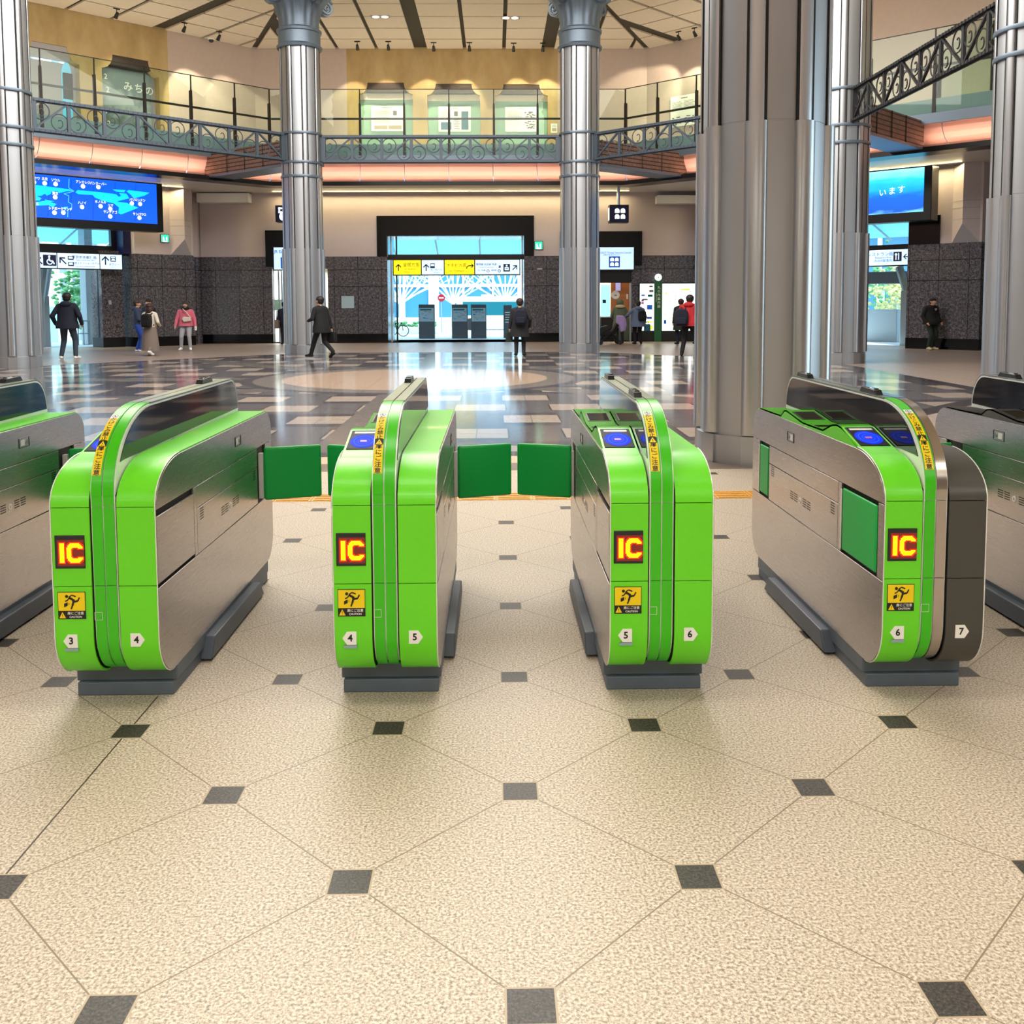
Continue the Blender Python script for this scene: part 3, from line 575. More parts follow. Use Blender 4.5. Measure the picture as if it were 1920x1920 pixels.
# ------------------------------------------------------------------ gallery walls with niches
HW = 18.9*math.tan(PI/8)
def niche_wall(name, fr, niches, stone, z0=6.9, z1=CEIL+.05, th=.45):
    "wall from column strips between niches; a niche is (x0, x1, top, haunch)"
    m = MB()
    def mat(x): return 'sandstone' if stone and stone[0] <= x <= stone[1] else 'plaster'
    cuts = sorted({-HW, HW} | (set(stone) if stone else set()) | {v for n in niches for v in (n[0], n[1])})
    for a, b in zip(cuts, cuts[1:]):
        c = (a+b)/2; nn = [n for n in niches if n[0] <= c <= n[1]]
        if not nn: m.box(a, b, 0, th, z0, z1, mat(c)); continue
        x0, x1, top, h = nn[0]; m.box(a, b, 0, th, top, z1, mat(c))
        for s, xe in ((1, x0), (-1, x1)):   # concave haunches that narrow the head of the niche
            m.prism([(xe, top), (xe, top-h*1.3)]+[(xe+s*h*math.cos(t), top-h*1.3*math.sin(t)) for t in [PI/2*j/8 for j in range(7, -1, -1)]], 0, th, 'y', mat(c))
    return struct(m.build(name, M=fr.M, smooth=0))
def niche_back(fr, n, label, mat='mint', lintel=True):
    x0, x1, top, h = n; root = thing('display_niche', label, 'display case', M=fr.M, group='display niches of the upper gallery')
    m = MB(); m.box(x0-.02, x1+.02, .36, .45, 6.9, top, mat); m.build('back_panel', root, smooth=0)
    m = MB(); m.box(x0+h*.8, x1-h*.8, .02, .36, top-.38, top-.01, 'lintel_brown'); m.build('lintel', root, smooth=0)
    m = MB(); m.box(x0, x1, .20, .36, top-.62, top-.38, 'cream'); m.build('light_shelf', root, smooth=0)
def span(fr, a, b, yt, h=.34):
    x0, _ = fr.at(a, yt); x1, _ = fr.at(b, yt); _, z = fr.at((a+b)/2, yt); return (x0, x1, z, h)
nB = [span(GB, 673, 773, 155), span(GB, 801, 900, 157), span(GB, 928, 1027, 158)]
sB = (GB.at(650, 150)[0], GB.at(1046, 150)[0])
niche_wall('wall_back_gallery', GB, nB, sB)
for n, t in zip(nB, ('mint backed gallery niche nearest the column behind the walking man', 'middle mint backed gallery niche above the main exit', 'mint backed gallery niche nearest the column beside the service counter')): niche_back(GB, n, t)
nL = [span(GL, 36, 147, 82, .4), span(GL, 190, 297, 108, .4)]
niche_wall('wall_left_gallery', GL, nL, (-HW, GL.at(316, 150)[0]))
root = struct(MB().box(nL[0][0], nL[0][1], .36, .45, 6.9, nL[0][2]-.5, 'grey_plaster').box(nL[0][0]+.3, nL[0][1]-.3, .02, .36, nL[0][2]-.45, nL[0][2]-.01, 'grey_plaster').build('door_2', M=GL.M, smooth=0))
m = MB(); x0, x1 = GL.at(36, 120, .3)[0], GL.at(147, 120, .3)[0]
for a, b in ((36, 60), (117, 136)):
    xa, za = GL.at(a, 190, .34); xb, _ = GL.at(b, 190, .34); zt = GL.at(a, 116, .34)[1]
    m.prism([(xa, 7.2), (xb, 7.2), (xb, zt-.4)]+[((xa+xb)/2+(xb-xa)/2*math.cos(t), zt-.4+.4*math.sin(t)) for t in [PI*j/8 for j in range(1, 8)]]+[(xa, zt-.4)], .34, .36, 'y', 'ext_glass_pane')
struct(m.build('window_4', M=GL.M, smooth=0))
xa, za = GL.at(119, 185, .30); xb, zb = GL.at(135, 139, .30); o = MB().box(xa, xb, .26, .30, za, zb, 'bronze').build('notice_board', M=GL.M, smooth=0); tag(o, 'dark upright notice panel on the gallery door above the world map screen', 'notice board')
niche_wall('wall_right_gallery', GR, [], (8, 9)); nE = span(GE, 1668, 1763, 62, .4); x0, x1 = sorted(nE[:2]); nE = (x0, x1, nE[2], .4)
niche_wall('wall_east_gallery', GE, [nE], (-HW, GE.at(1800, 60)[0])); niche_back(GE, nE, 'gallery niche glimpsed behind the dark lattice girder')
niche_wall('wall_west_gallery', GW, [], None)
# posters
def poster(fr, px, off, label, draw, name='exhibition_panel', th=.03):
    (xa, zt), (xb, zb) = fr.at(px[0], px[1], off), fr.at(px[2], px[3], off); root = thing(name, label, 'poster', M=fr.M @ T((xa+xb)/2, off, (zt+zb)/2), group='exhibition panels in the gallery'); w, h = (xb-xa)/2, (zt-zb)/2
    m = MB(); m.box(-w, w, -th, th, -h, h, 'paper'); m.build('panel', root, smooth=0)
    m = MB(); draw(m, w, h, -th-.004); m.build('print', root, smooth=0, recalc=False)
def lines(m, x0, x1, z0, z1, n, y, mat='photo_grey', t=.25):
    for i in range(n): z = z1-(z1-z0)*(i+.5)/n; rect(m, x0, x0+(x1-x0)*(.85+.15*((i*7) % 3)/2), z-(z1-z0)/n*t/2, z+(z1-z0)/n*t/2, y, mat)
def d1(m, w, h, y):
    rect(m, -.35*w, .3*w, .84*h, .88*h, y, 'photo_grey'); lines(m, -.85*w, .2*w, .2*h, .68*h, 7, y); lines(m, -.85*w, .2*w, -.35*h, .1*h, 6, y); rect(m, .34*w, .56*w, .25*h, .62*h, y, 'photo_grey'); rect(m, -.82*w, -.02*w, -.85*h, -.55*h, y, 'photo_tan'); rect(m, .05*w, .85*w, -.85*h, -.55*h, y, 'photo_tan')
def d2(m, w, h, y):
    rect(m, -.2*w, .2*w, .84*h, .88*h, y, 'photo_grey'); lines(m, -.85*w, -.35*w, -.1*h, .65*h, 7, y); rect(m, -.03*w, .20*w, .22*h, .62*h, y, 'photo_grey'); rect(m, .42*w, .85*w, -.85*h, .62*h, y, 'photo_blue'); rect(m, -.85*w, -.2*w, -.85*h, -.25*h, y, 'photo_blue'); lines(m, -.05*w, .3*w, -.8*h, .0, 5, y)
def d3(m, w, h, y):
    rect(m, -.1*w, .25*w, .84*h, .88*h, y, 'photo_grey'); lines(m, -.85*w, .05*w, -.1*h, .65*h, 8, y)
    rnd = random.Random(3)
    for zc in (.32, -.5):
        for k in range(26): a, b = rnd.uniform(.2, .8), rnd.uniform(-.28, .28); rect(m, a*w, (a+.12)*w, (zc+b)*h, (zc+b+.07)*h, y-k*.0001, 'photo_grey' if k % 3 else 'bronze')
def d4(m, w, h, y):
    rect(m, -.2*w, .3*w, .8*h, .85*h, y, 'photo_grey'); lines(m, -.85*w, -.1*w, .1*h, .65*h, 7, y); lines(m, .05*w, .85*w, .1*h, .65*h, 7, y); rnd = random.Random(5)
    for k in range(30): a, b = rnd.uniform(-.85, .7), rnd.uniform(-.9, -.4); rect(m, a*w, (a+.15)*w, b*h, (b+.06)*h, y-k*.0001, 'photo_grey')
poster(GB, (696, 199, 758, 246), .30, 'white text panel with one small portrait and two tan strips, in a gallery niche', d1)
poster(GB, (822, 200, 883, 247), .30, 'white panel with two blue plates, in the middle gallery niche', d2)
poster(GB, (947, 201, 1007, 247), .30, 'white panel with two black and white photographs, in a gallery niche', d3)
poster(GR, (1258, 183, 1307, 232), -.06, 'white panel with a wide grey engraving, on the plaster gallery wall', d4)
poster(GB, (1033, 232, 1045, 249), -.04, 'small white caption card on the sandstone beside the last niche', lambda m, w, h, y: (rect(m, -.7*w, .7*w, -.7*h, .0, y, 'photo_tan'), lines(m, -.7*w, .7*w, .2*h, .8*h, 3, y)), 'caption_card')
(xa, zt), (xb, zb) = GL.at(190, 126, .25), GL.at(284, 215, .25)
struct(MB().box(nL[1][0]-.02, nL[1][1]+.02, .36, .45, 6.9, nL[1][2], 'grey_plaster').box(nL[1][0]+.3, nL[1][1]-.3, .02, .36, nL[1][2]-.35, nL[1][2]-.01, 'lintel_brown').build('wall_niche', M=GL.M, smooth=0))
root = thing('landscape_photograph', 'large landscape photograph of a cloudy mountain valley in the gallery niche', 'photograph', M=GL.M @ T((xa+xb)/2, .25, 6.95)); w = (xb-xa)/2
m = MB(); m.box(-w, w, 0, .05, 0, zt-6.95, 'photo_mountain'); m.build('photo', root, smooth=0)
for i, ch in enumerate('みちの'): text(ch, .36, 'white', root, T(.05*w+i*.40, -.006, (zt-6.95)*.82-.02*i), .01)
for i, z in enumerate((.9, .75, .5, .36)): text('2', .26, 'white', root, T(-w+.14+(i % 2)*.06, -.006, (zt-6.95)*z), .01)
# ------------------------------------------------------------------ tall glass balustrade
def balustrade(fr, label, posts, x0, x1, corners=()):
    root = thing('glass_balustrade', label, 'balustrade', M=fr.M, group='tall glass balustrades of the upper gallery'); zt, zm, zb = 9.38, 8.33, 6.99
    xs = [x0]+posts+[x1]
    for a, b in zip(xs, xs[1:]):
        if b-a > .1: m = MB(); m.box(a+.01, b-.01, -.006, .006, zb, zt, 'clear_glass'); m.build('glass_panel', root, smooth=0)
    m = MB(); m.box(x0, x1, -.012, .012, zt, zt+.025, 'bronze'); m.build('top_rail', root, smooth=0)
    m = MB(); m.box(x0, x1, .012, .06, zm-.035, zm+.035, 'bronze'); m.build('handrail', root, smooth=0)
    m = MB(); m.box(x0, x1, .012, .03, zb, zb+.42, 'kick_grey'); m.build('kick_panel', root, smooth=0)
    for p in posts:
        m = MB(); m.box(p-.018, p+.018, -.01, .03, 8.85, zt, 'bronze'); m.prism([(p-.035, 8.88), (p+.035, 8.88), (p+.05, zb), (p-.05, zb)], -.015, .09, 'y', 'bronze'); m.box(p-.12, p+.12, -.03, .10, zb-.02, zb+.012, 'bronze'); m.build('post', root, smooth=0)
hb = (GA+.05)*math.tan(PI/8)
balustrade(BB, 'tall glass balustrade running straight in front of the three gallery niches', [BB.at(p, 240)[0] for p in (675, 758, 842, 926, 1008)], -hb, hb)
balustrade(BL, 'tall glass balustrade in front of the landscape photograph', sorted([BL.at(p, y)[0] for p, y in ((76, 150), (178, 170), (272, 185), (359, 200), (441, 215))])+[hb-.05], -hb, hb)
balustrade(BR, 'tall glass balustrade beside the column next to the service counter', [-hb+.05]+sorted([BR.at(p, y)[0] for p, y in ((1232, 210), (1305, 195))])+[-hb+7.2, -hb+9.3, -hb+11.2], -hb, hb)
balustrade(BE, 'glass balustrade glimpsed behind the dark lattice girder', sorted([BE.at(p, y)[0] for p, y in ((1760, 120), (1860, 120))]+[-hb+.1]), -hb, hb)
# ------------------------------------------------------------------ gallery ceiling of square panels
def ceiling():
    m = MB(); v = octv(22); m.add([(x, y, CEIL) for x, y in v], [list(range(8))], 'ceil_dark')
    p, A1 = 1.46, 18.88
    for ang in (0, PI/4, -PI/4, -PI/2, PI/2):
        R = Matrix.Rotation(ang, 3, 'Z')
        for r in range(5):
            b1 = A1-r*p-.01; b0 = b1-p+.07
            for c in range(-6, 7):
                x = c*1.56+(.0 if True else 0); g = (c//3)*.38; x0 = x+g-.76-.19; x1 = x0+1.42
                pl = [(x0, b0), (x1, b0), (x1, b1), (x0, b1)]; k = math.tan(PI/8)
                # keep inside this eighth of the octagon
                for s in (1, -1):
                    out = []
                    for i in range(len(pl)):
                        P1, P2 = pl[i], pl[(i+1) % len(pl)]; f1 = k*P1[1]-.12-s*P1[0]; f2 = k*P2[1]-.12-s*P2[0]
                        if f1 >= 0: out.append(P1)
                        if f1*f2 < 0: t = f1/(f1-f2); out.append((P1[0]+(P2[0]-P1[0])*t, P1[1]+(P2[1]-P1[1])*t))
                    pl = out
                    if len(pl) < 3: break
                if len(pl) < 3: continue
                q = [R @ Vector((a, b, 0)) for a, b in pl]; m.prism([(OX+a.x, OY+a.y) for a in q], CEIL-.07, CEIL-.01, 'z', 'cream')
    return struct(m.build('ceiling', smooth=0))
ceiling()
def spot(fr, px, py, label):
    z = CEIL-.07; d = ray(px, py); P_ = EYE+d*((z-.22-CH)/d.z); root = thing('track_spotlight', label, 'spotlight', loc=(P_.x, P_.y, z), rz=fr.ang, group='small black spotlights along the gallery ceiling')
    m = MB(); m.box(-.11, .11, -.02, .02, -.035, 0, 'black'); m.tube([(0, 0, -.03), (0, 0, -.16)], .014, 'black'); m.build('bracket', root)
    m = MB(); m.tube([(0, -.06, -.16), (0, .02, -.22), (0, .10, -.30)], [.045, .06, .07], 'black', 12); o = m.build('lamp_head', root)
    m = MB(); m.tube([(0, .098, -.298), (0, .104, -.305)], .055, 'spot_lens', 12); m.build('lens', o)
    return P_
SPB = [spot(GB, px, py, t) for px, py, t in ((670, 88, 'black ceiling spotlight next to the column capital, first above the front niches'), (728, 88, 'black ceiling spotlight, second along the track above the front niches'), (813, 90, 'black ceiling spotlight, third along the track, just before the wide dark ceiling strip'),
        (880, 90, 'black ceiling spotlight, fourth along the track, just past the wide dark ceiling strip'), (963, 91, 'black ceiling spotlight, fifth along the track above the front niches'), (1018, 91, 'black ceiling spotlight, sixth along the track, beside the second column capital'))]
SPL = [spot(GL, px, py, t) for px, py, t in ((219, 28, 'black ceiling spotlight above the landscape photograph'), (346, 54, 'black ceiling spotlight beside the wide dark strip above the pool of light'), (411, 70, 'black ceiling spotlight next to the white dome camera'))]
SPR = [spot(GR, px, py, t) for px, py, t in ((1272, 70, 'black ceiling spotlight on the plaster side, nearer the fluted capital'), (1302, 63, 'black ceiling spotlight on the plaster side, nearer the largest column'))]
def downlight(px, py, label):
    z = CEIL-.07; p = gz(px, py, z); root = thing('recessed_downlight', label, 'ceiling light', loc=(p.x, p.y, z), group='twin recessed downlights')
    m = MB(); m.box(-.34, .34, -.16, .16, -.012, 0, 'grey_plaster'); m.build('trim_frame', root, smooth=0)
    for s in (-1, 1): m = MB(); m.tube([(s*.16, 0, -.013), (s*.16, 0, -.02)], .12, 'warm_lamp', 20); m.build('lamp', root)
downlight(713, 31, 'twin recessed downlight on the ceiling side nearer the first column'); downlight(957, 33, 'twin recessed downlight on the ceiling side nearer the second column')
p = gz(396, 72, CEIL-.07); root = thing('dome_camera', 'white dome security camera on the gallery ceiling', 'security camera', loc=(p.x, p.y, CEIL-.07)); m = MB(); m.lathe([(0, -.06), (.12, -.06), (.13, 0), (0, 0)], 'white', n=20); m.build('housing', root); m = MB(); m.ell((0, 0, -.06), (.1, .1, -.1), 'dark_plastic', z0=0); m.build('dome', root)
# ------------------------------------------------------------------ floors
m = MB(); m.box(-14, 14, -12, 9.08, -.1, 0, 'speckled_granite'); struct(m.build('floor', smooth=0))
m = MB(); m.box(-14, 14, 9.52, 9.95, -.1, 0, 'beige_band'); struct(m.build('floor_edge_beige', smooth=0))
m = MB(); m.box(-14, 14, 9.08, 9.52, -.1, 0, 'dark_band'); struct(m.build('floor_edge_dark', smooth=0))
v = octv(10.5); m = MB(); pl = [p for p in v]; pl = clip(pl, 1, 9.95, 0); m.prism(pl, -.1, 0, 'z', 'polished_stone'); struct(m.build('floor_hall', smooth=0))
m = MB(); a, b = octv(10.5), octv(21)
for k in [7, 0, 1, 2, 3, 4, 6]:
    j = (k+1) % 8; q = clip([a[k], a[j], b[j], b[k]], 1, 9.95, 0)
    if len(q) > 2: m.prism(q, -.1, 0, 'z', 'walkway_tile')
struct(m.build('floor_walkway', smooth=0))
m = MB(); x = -13.8
while x < 13.8:
    m.box(x+.002, x+.298, 7.70, 8.00, 0, .003, 'tactile_yellow')
    for k in range(4): m.box(x+.02, x+.28, 7.725+k*.072, 7.757+k*.072, .003, .008, 'tactile_yellow')
    x += .3
o = m.build('tactile_paving', smooth=0); o['kind'] = 'structure'
m = MB(); m.box(-120, 120, 39.3, 160, -.16, -.02, 'pavement'); m.box(-120, -14.5, 12, 39.3, -.16, -.02, 'pavement'); m.box(14.5, 120, 12, 39.3, -.16, -.02, 'pavement'); struct(m.build('ground', smooth=0))
# ------------------------------------------------------------------ lower walls
HG, HS = 3.43, 5.92
def bx(x): return x  # local x along the back wall
XL, XR = -9.95, 9.95
cx0, cx1 = BF.at(727, 560)[0], BF.at(983, 560)[0]; zc = BF.at(850, 442)[1]
rx1 = BF.at(1184, 580)[0]; rx0 = rx1-2.2; lx0, lx1 = -rx1, -rx0
m = MB()
def seg(a, b, z0, z1):
    if z0 < HG: m.box(a, b, 0, .35, z0, min(z1, HG), 'granite')
    if z1 > HG: m.box(a, b, .012, .35, max(z0, HG), z1, 'pink_plaster')
for a, b in ((XL, lx0), (lx1, cx0), (cx1, rx0), (rx1, XR)): seg(a, b, .36, HS)
seg(cx0, cx1, zc, HS); seg(lx0, lx1, 2.95, HS); seg(rx0, rx1, 2.95, HS)
struct(m.build('wall_back', M=BF.M, smooth=0))
m = MB()
for a, b in ((XL, lx0), (lx1, cx0), (cx1, rx0), (rx1, XR)): m.box(a, b, -.015, .35, 0, .36, 'dark_granite_frame')
struct(m.build('baseboard_back', M=BF.M, smooth=0))
# dark stone portal frames standing proud of the plaster
def portal(name, a, b, ytop, hole=None):
    x0, zt = BF.at(a, ytop); x1, _ = BF.at(b, ytop); m = MB()
    if hole: m.box(x0, hole[0], -.03, .02, HG, zt, 'dark_granite_frame'); m.box(hole[1], x1, -.03, .02, HG, zt, 'dark_granite_frame'); m.box(hole[0], hole[1], -.03, .02, hole[2], zt, 'dark_granite_frame')
    else: m.box(x0, x1, -.03, .02, HG-.4, zt, 'dark_granite_frame')
    return struct(m.build(name, M=BF.M, smooth=0))
portal('trim_6', 706, 1001, 405, (cx0, cx1, zc)); portal('trim_7', 1050, 1204, 434); portal('trim_8', 497, 600, 432)
# reveals of the main exit, transom, glass
m = MB(); m.box(cx0-.02, cx0, .35, 2.6, 0, zc, 'granite'); m.box(cx1, cx1+.02, .35, 2.6, 0, zc, 'granite'); m.box(cx0, cx1, .35, 2.6, zc, zc+.05, 'dark_granite_frame'); m.box(cx0, cx1, -.02, 2.7, -.1, 0, 'walkway_tile'); struct(m.build('trim_9', M=BF.M, smooth=0))
zt0, zt1 = BF.at(850, 487, .5)[1], BF.at(850, 478, .5)[1]
root = struct(MB().box(cx0, cx1, .45, .62, zt0, zt1+.02, 'door_black').build('door_1', M=BF.M, smooth=0))
m = MB()
for x in (cx0+.10, cx0+.32, cx1-.06): m.box(x-.03, x+.03, .48, .58, 0, zc, 'door_black' if x > cx0+.2 and x < 0 else 'steel_frame')
m.build('door_frame', root, smooth=0)
m = MB(); m.box(cx0+.35, cx1-.1, .5, .515, zt1, zc, 'door_glass'); m.build('transom_glass', root, smooth=0)
m = MB(); m.box(cx0, cx0+.30, .5, .515, 0, zt0, 'door_glass'); m.build('side_glass', root, smooth=0)
# service counter and ticket corner behind the back wall
def alcove(name, x0, x1, s):
    m = MB(); m.box(x0-.5, x1+.5, 1.9, 2.0, 0, 3, 'cream'); m.box(x0-.55, x0-.5, .35, 2, 0, 3, 'cream'); m.box(x1+.5, x1+.55, .35, 2, 0, 3, 'cream'); m.box(x0-.5, x1+.5, .35, 2, 2.95, 3, 'white'); m.box(x0-.5, x1+.5, 0, 2, -.1, 0, 'walkway_tile')
    return struct(m.build(name, M=BF.M, smooth=0))
alcove('wall_counter', rx0, rx1, 1); alcove('wall_tickets', lx0, lx1, -1)
m = MB(); m.box(rx0, rx1, .1, .3, 2.35, 2.95, 'door_black'); m.box(rx1-.05, rx1, .1, .3, 0, 2.4, 'steel_frame'); struct(m.build('door_3', M=BF.M, smooth=0))
wa, wb = BF.at(1145, 560, .9)[0], BF.at(1181, 560, .9)[0]; wz = BF.at(1160, 525, .9)[1]
root = thing('wooden_partition', 'warm wooden partition behind the service counter entrance', 'partition', M=BF.M)
m = MB(); m.box(wa, wb, .86, .95, .0, wz, 'wood'); m.build('panel', root, smooth=0)
xa, za = BF.at(1154, 553, .84); m = MB(); m.tube([(xa, .86, za), (xa, .82, za)], .17, 'white', 24); m.build('round_emblem', root); m = MB(); rect(m, xa-.06, xa+.06, za-.03, za-.01, .815, 'c_darkgreen'); rect(m, xa-.03, xa+.03, za-.01, za+.01, .814, 'c_olive'); m.build('print', root, smooth=0, recalc=False)
xa, za = BF.at(1159, 537, .84); m = MB(); m.box(xa-.10, xa+.10, .845, .86, za-.17, za+.17, 'violet_sheet'); m.build('notice_sheet', root, smooth=0)
xa, za = BF.at(1176, 556, .84); m = MB(); m.box(xa-.035, xa+.035, .845, .86, za-.1, za+.1, 'white'); m.build('wall_lamp', root, smooth=0)
xa, zt = BF.at(1126, 534, .9); xb, zb = BF.at(1144, 594, .9); o = MB().box(xa, xb, .86, .9, zb, zt, 'lit_cyan').box((xa+xb)/2-.12, (xa+xb)/2+.02, .85, .86, zt-.75, zt-.6, 'navy').build('lit_poster', M=BF.M, smooth=0); tag(o, 'pale cyan lit poster beside the wooden partition', 'poster')
m = MB(); xa, _ = BF.at(1126, 600, .6); xb, _ = BF.at(1150, 600, .6); m.box(xa, xb, .4, .85, 0, .95, 'c_darkgrey'); m.box(xa-.03, xb+.03, .36, .88, .95, 1.0, 'grey_plaster'); o = m.build('service_counter', M=BF.M, bevel=.01); tag(o, 'low dark service counter behind the stroller', 'counter')
m = MB(); xa, _ = BF.at(1160, 600, .6); xb, _ = BF.at(1180, 600, .6); m.box(xa, xb, .6, .8, 0, .95, 'c_olive'); o = m.build('cabinet', M=BF.M, bevel=.01); tag(o, 'low olive grey cabinet in front of the wooden partition', 'cabinet')
# ticket corner seen past the first column
m = MB(); xa = BF.at(522, 570, .7)[0]
for dx in (0, .12): m.box(xa+dx, xa+dx+.06, .7, .76, 0, 2.9, 'steel_frame')
m.box(xa-.4, xa+1.2, 1.0, 1.05, 1.3, 1.75, 'mint'); m.box(xa-.4, xa+1.2, 1.2, 1.25, 0, 2.9, 'lit_white'); o = m.build('ticket_corner_glazing', M=BF.M, smooth=0); tag(o, 'lit glazed ticket corner seen in the gap beside the first column', 'shop front')
# ------------------------------------------------------------------ diagonal entrance walls
BK = (2.74, 5.05)
def diag_wall(name, fr, sides):
    m = MB()
    for s in sides:
        a, b = sorted((s*BK[0], s*BK[1])); m.box(a, b, 0, 1.2, .36, HG, 'granite'); m.box(a, b, .02, 1.2, HG, HS, 'pink_plaster')
        a2, b2 = sorted((s*5.05, s*7.6)); m.box(a2, b2, 1.0, 1.3, 0, HG, 'granite'); m.box(a2, b2, 1.0, 1.3, HG, HS, 'pink_plaster')
    struct(m.build(name, M=fr.M, smooth=0))
    m = MB()
    for s in sides: a, b = sorted((s*BK[0], s*BK[1])); m.box(a, b, -.015, 1.2, 0, .36, 'dark_granite_frame')
    struct(m.build('baseboard_'+name.split('_')[1], M=fr.M, smooth=0))
diag_wall('wall_left', LF, (1, -1)); diag_wall('wall_right', RF, (1, -1))
def pilaster(fr, xc, label):
    root = thing('wall_pilaster', label, 'pilaster', M=fr.M @ T(xc, 0, 0), group='tapered wall pilasters')
    m = MB(); m.prism([(-.42, .02), (0, -.30), (.42, .02)], 4.02, HS, 'z', 'pink_plaster'); m.build('shaft', root, smooth=0)
    for z in (4.15, 4.5, 4.72): m = MB(); m.prism([(-.43, .02), (0, -.308), (.43, .02)], z, z+.022, 'z', 'grey_plaster'); m.build('band', root, smooth=0)
    m = MB(); F = [(-.42, .018, HG), (.42, .018, HG), (0, -.30, 4.02), (-.42, .018, 4.02), (.42, .018, 4.02)]; m.add(F, [(0, 1, 2)], 'grey_plaster'); m.add(F, [(0, 2, 3), (1, 4, 2)], 'pink_plaster'); m.build('tapered_foot', root, smooth=0)
pilaster(LF, LF.at(338, 400)[0], 'tapered plaster pilaster between the world map screen and the pink coated woman')
pilaster(RF, RF.at(1812, 380)[0], 'tapered plaster pilaster beside the sky blue screen')
def ledge(fr, a, b, label):   # light boxes projecting below the soffit
    x0, zt = fr.at(a[0], a[1], -.5); x1, zb = fr.at(b[0], b[1], -.5); o = MB().box(x0, x1, -.5, 0, zb, zt, 'white').build('soffit_box', M=fr.M, bevel=.01); tag(o, label, 'bulkhead')
ledge(BF, (368, 362), (466, 379), 'white boxed bulkhead under the soffit next to the left pilaster'); ledge(BF, (1232, 366), (1316, 381), 'white boxed bulkhead under the soffit beside the largest column')
# big screens
def screen(fr, u0, u1, z0, z1, off, label):
    root = thing('display_screen', label, 'screen', M=fr.M @ T((u0+u1)/2, off, (z0+z1)/2)); w, h = (u1-u0)/2, (z1-z0)/2
    m = MB(); m.box(-w-.24, w+.24, .02, .6, -h-.28, h+.04, 'black'); m.build('casing', root, bevel=.02); return root, w, h
OFF = -1.1
u1, zt = LF.at(293, 346, OFF); _, zb = LF.at(293, 420, OFF); u0 = LF.at(20, 370, OFF)[0]
root, w, h = screen(LF, u0, u1, zb, zt, OFF, 'wide blue screen with a cyan world map and weather icons')
m = MB(); m.box(-w, w, 0, .02, -h, h, 'screen_blue'); m.build('panel', root, smooth=0)
m = MB()
def sp(px, py): u, z = LF.at(px, py, OFF); return (u-(u0+u1)/2, z-(zb+zt)/2)
def Z(p): return sp(40+p[0]*270/1920, 310+p[1]*130/924)
y = -.004
for pl in ([(30, 250), (190, 260), (450, 295), (640, 320), (690, 340), (600, 345), (500, 372), (480, 345), (400, 350), (390, 370), (300, 385), (270, 405), (210, 408), (240, 440), (120, 462), (30, 430)], [(165, 495), (300, 475), (380, 490), (470, 515), (420, 560), (360, 530), (200, 538)], [(310, 455), (440, 480), (380, 490), (320, 475)], [(320, 385), (400, 355), (395, 380), (340, 405)], [(130, 430), (230, 420), (270, 440), (240, 470), (140, 465)],
           [(720, 360), (750, 330), (1070, 360), (1260, 385), (1300, 420), (1330, 405), (1300, 365), (1400, 380), (1440, 440), (1330, 465), (1270, 485), (1400, 500), (1560, 565), (1330, 655), (1295, 640), (1300, 560), (1230, 505), (1110, 480), (980, 430), (950, 395), (760, 385)], [(1215, 320), (1390, 330), (1370, 360), (1260, 350)], [(1400, 345), (1430, 330), (1710, 365), (1640, 405), (1500, 440), (1460, 395)], [(550, 560), (620, 550), (610, 575), (550, 580)]):
    poly(m, [Z(p) for p in pl], y, 'screen_cyan'); y -= .0004
for a in (365, 665, 965, 1250, 1525): p, q = Z((a, 140+a*.075)), Z((a-8, 660+a*.06)); bar(m, p, q, .012, -.003, 'screen_grid')
L_ = [(635, 180), (630, 300), (700, 345), (565, 380), (630, 405), (625, 490), (670, 515), (670, 570), (620, 590), (615, 690)]
for a, b in zip(L_, L_[1:]): bar(m, Z(a), Z(b), .022, -.012, 'screen_line')
for a in ((165, 225), (310, 240), (455, 250), (820, 280), (1025, 290), (450, 425), (110, 565), (440, 630), (558, 630), (808, 555), (1055, 545), (1185, 580), (1183, 680), (1472, 508), (1582, 515), (1573, 700)): p = Z(a); dsc(m, p[0], p[1], .075, -.013, 'screen_white', 12)
m.build('map_graphic', root, smooth=0, recalc=False)
for s, a in (('モスクワ', (165, 182)), ('北京', (310, 192)), ('ソウル', (455, 208)), ('アンカレジ', (820, 236)), ('バンクーバー', (1025, 255)), ('東京', (450, 385)), ('シンガポール', (110, 517)), ('シドニー', (440, 585)), ('オークランド', (558, 592)), ('ハノイ', (810, 510)), ('ホノルル', (1055, 498)), ('リマ', (1188, 543)), ('サンチアゴ', (1185, 633)), ('パリ', (1475, 468)), ('ロンドン', (1582, 475)), ('サンパウロ', (1575, 663))):
    p = Z(a); text(s, .115, 'screen_white', root, T(p[0], -.014, p[1]+.02), .01, sx=.85)
u1, zt = RF.at(1733, 313, OFF); _, zb = RF.at(1735, 396, OFF); u0 = u1-7.0
root, w, h = screen(RF, u0, u1, zb, zt, OFF, 'blue screen showing sea and sky with white lettering')
m = MB(); m.box(-w, w, 0, .02, -h, h, 'screen_sea'); m.build('panel', root, smooth=0)
for i, ch in enumerate('います'): p = RF.at(1655+i*17.5, 362-i*3, OFF); text(ch, .26, 'screen_white', root, T(p[0]-(u0+u1)/2, -.004, p[1]-(zb+zt)/2), .0)
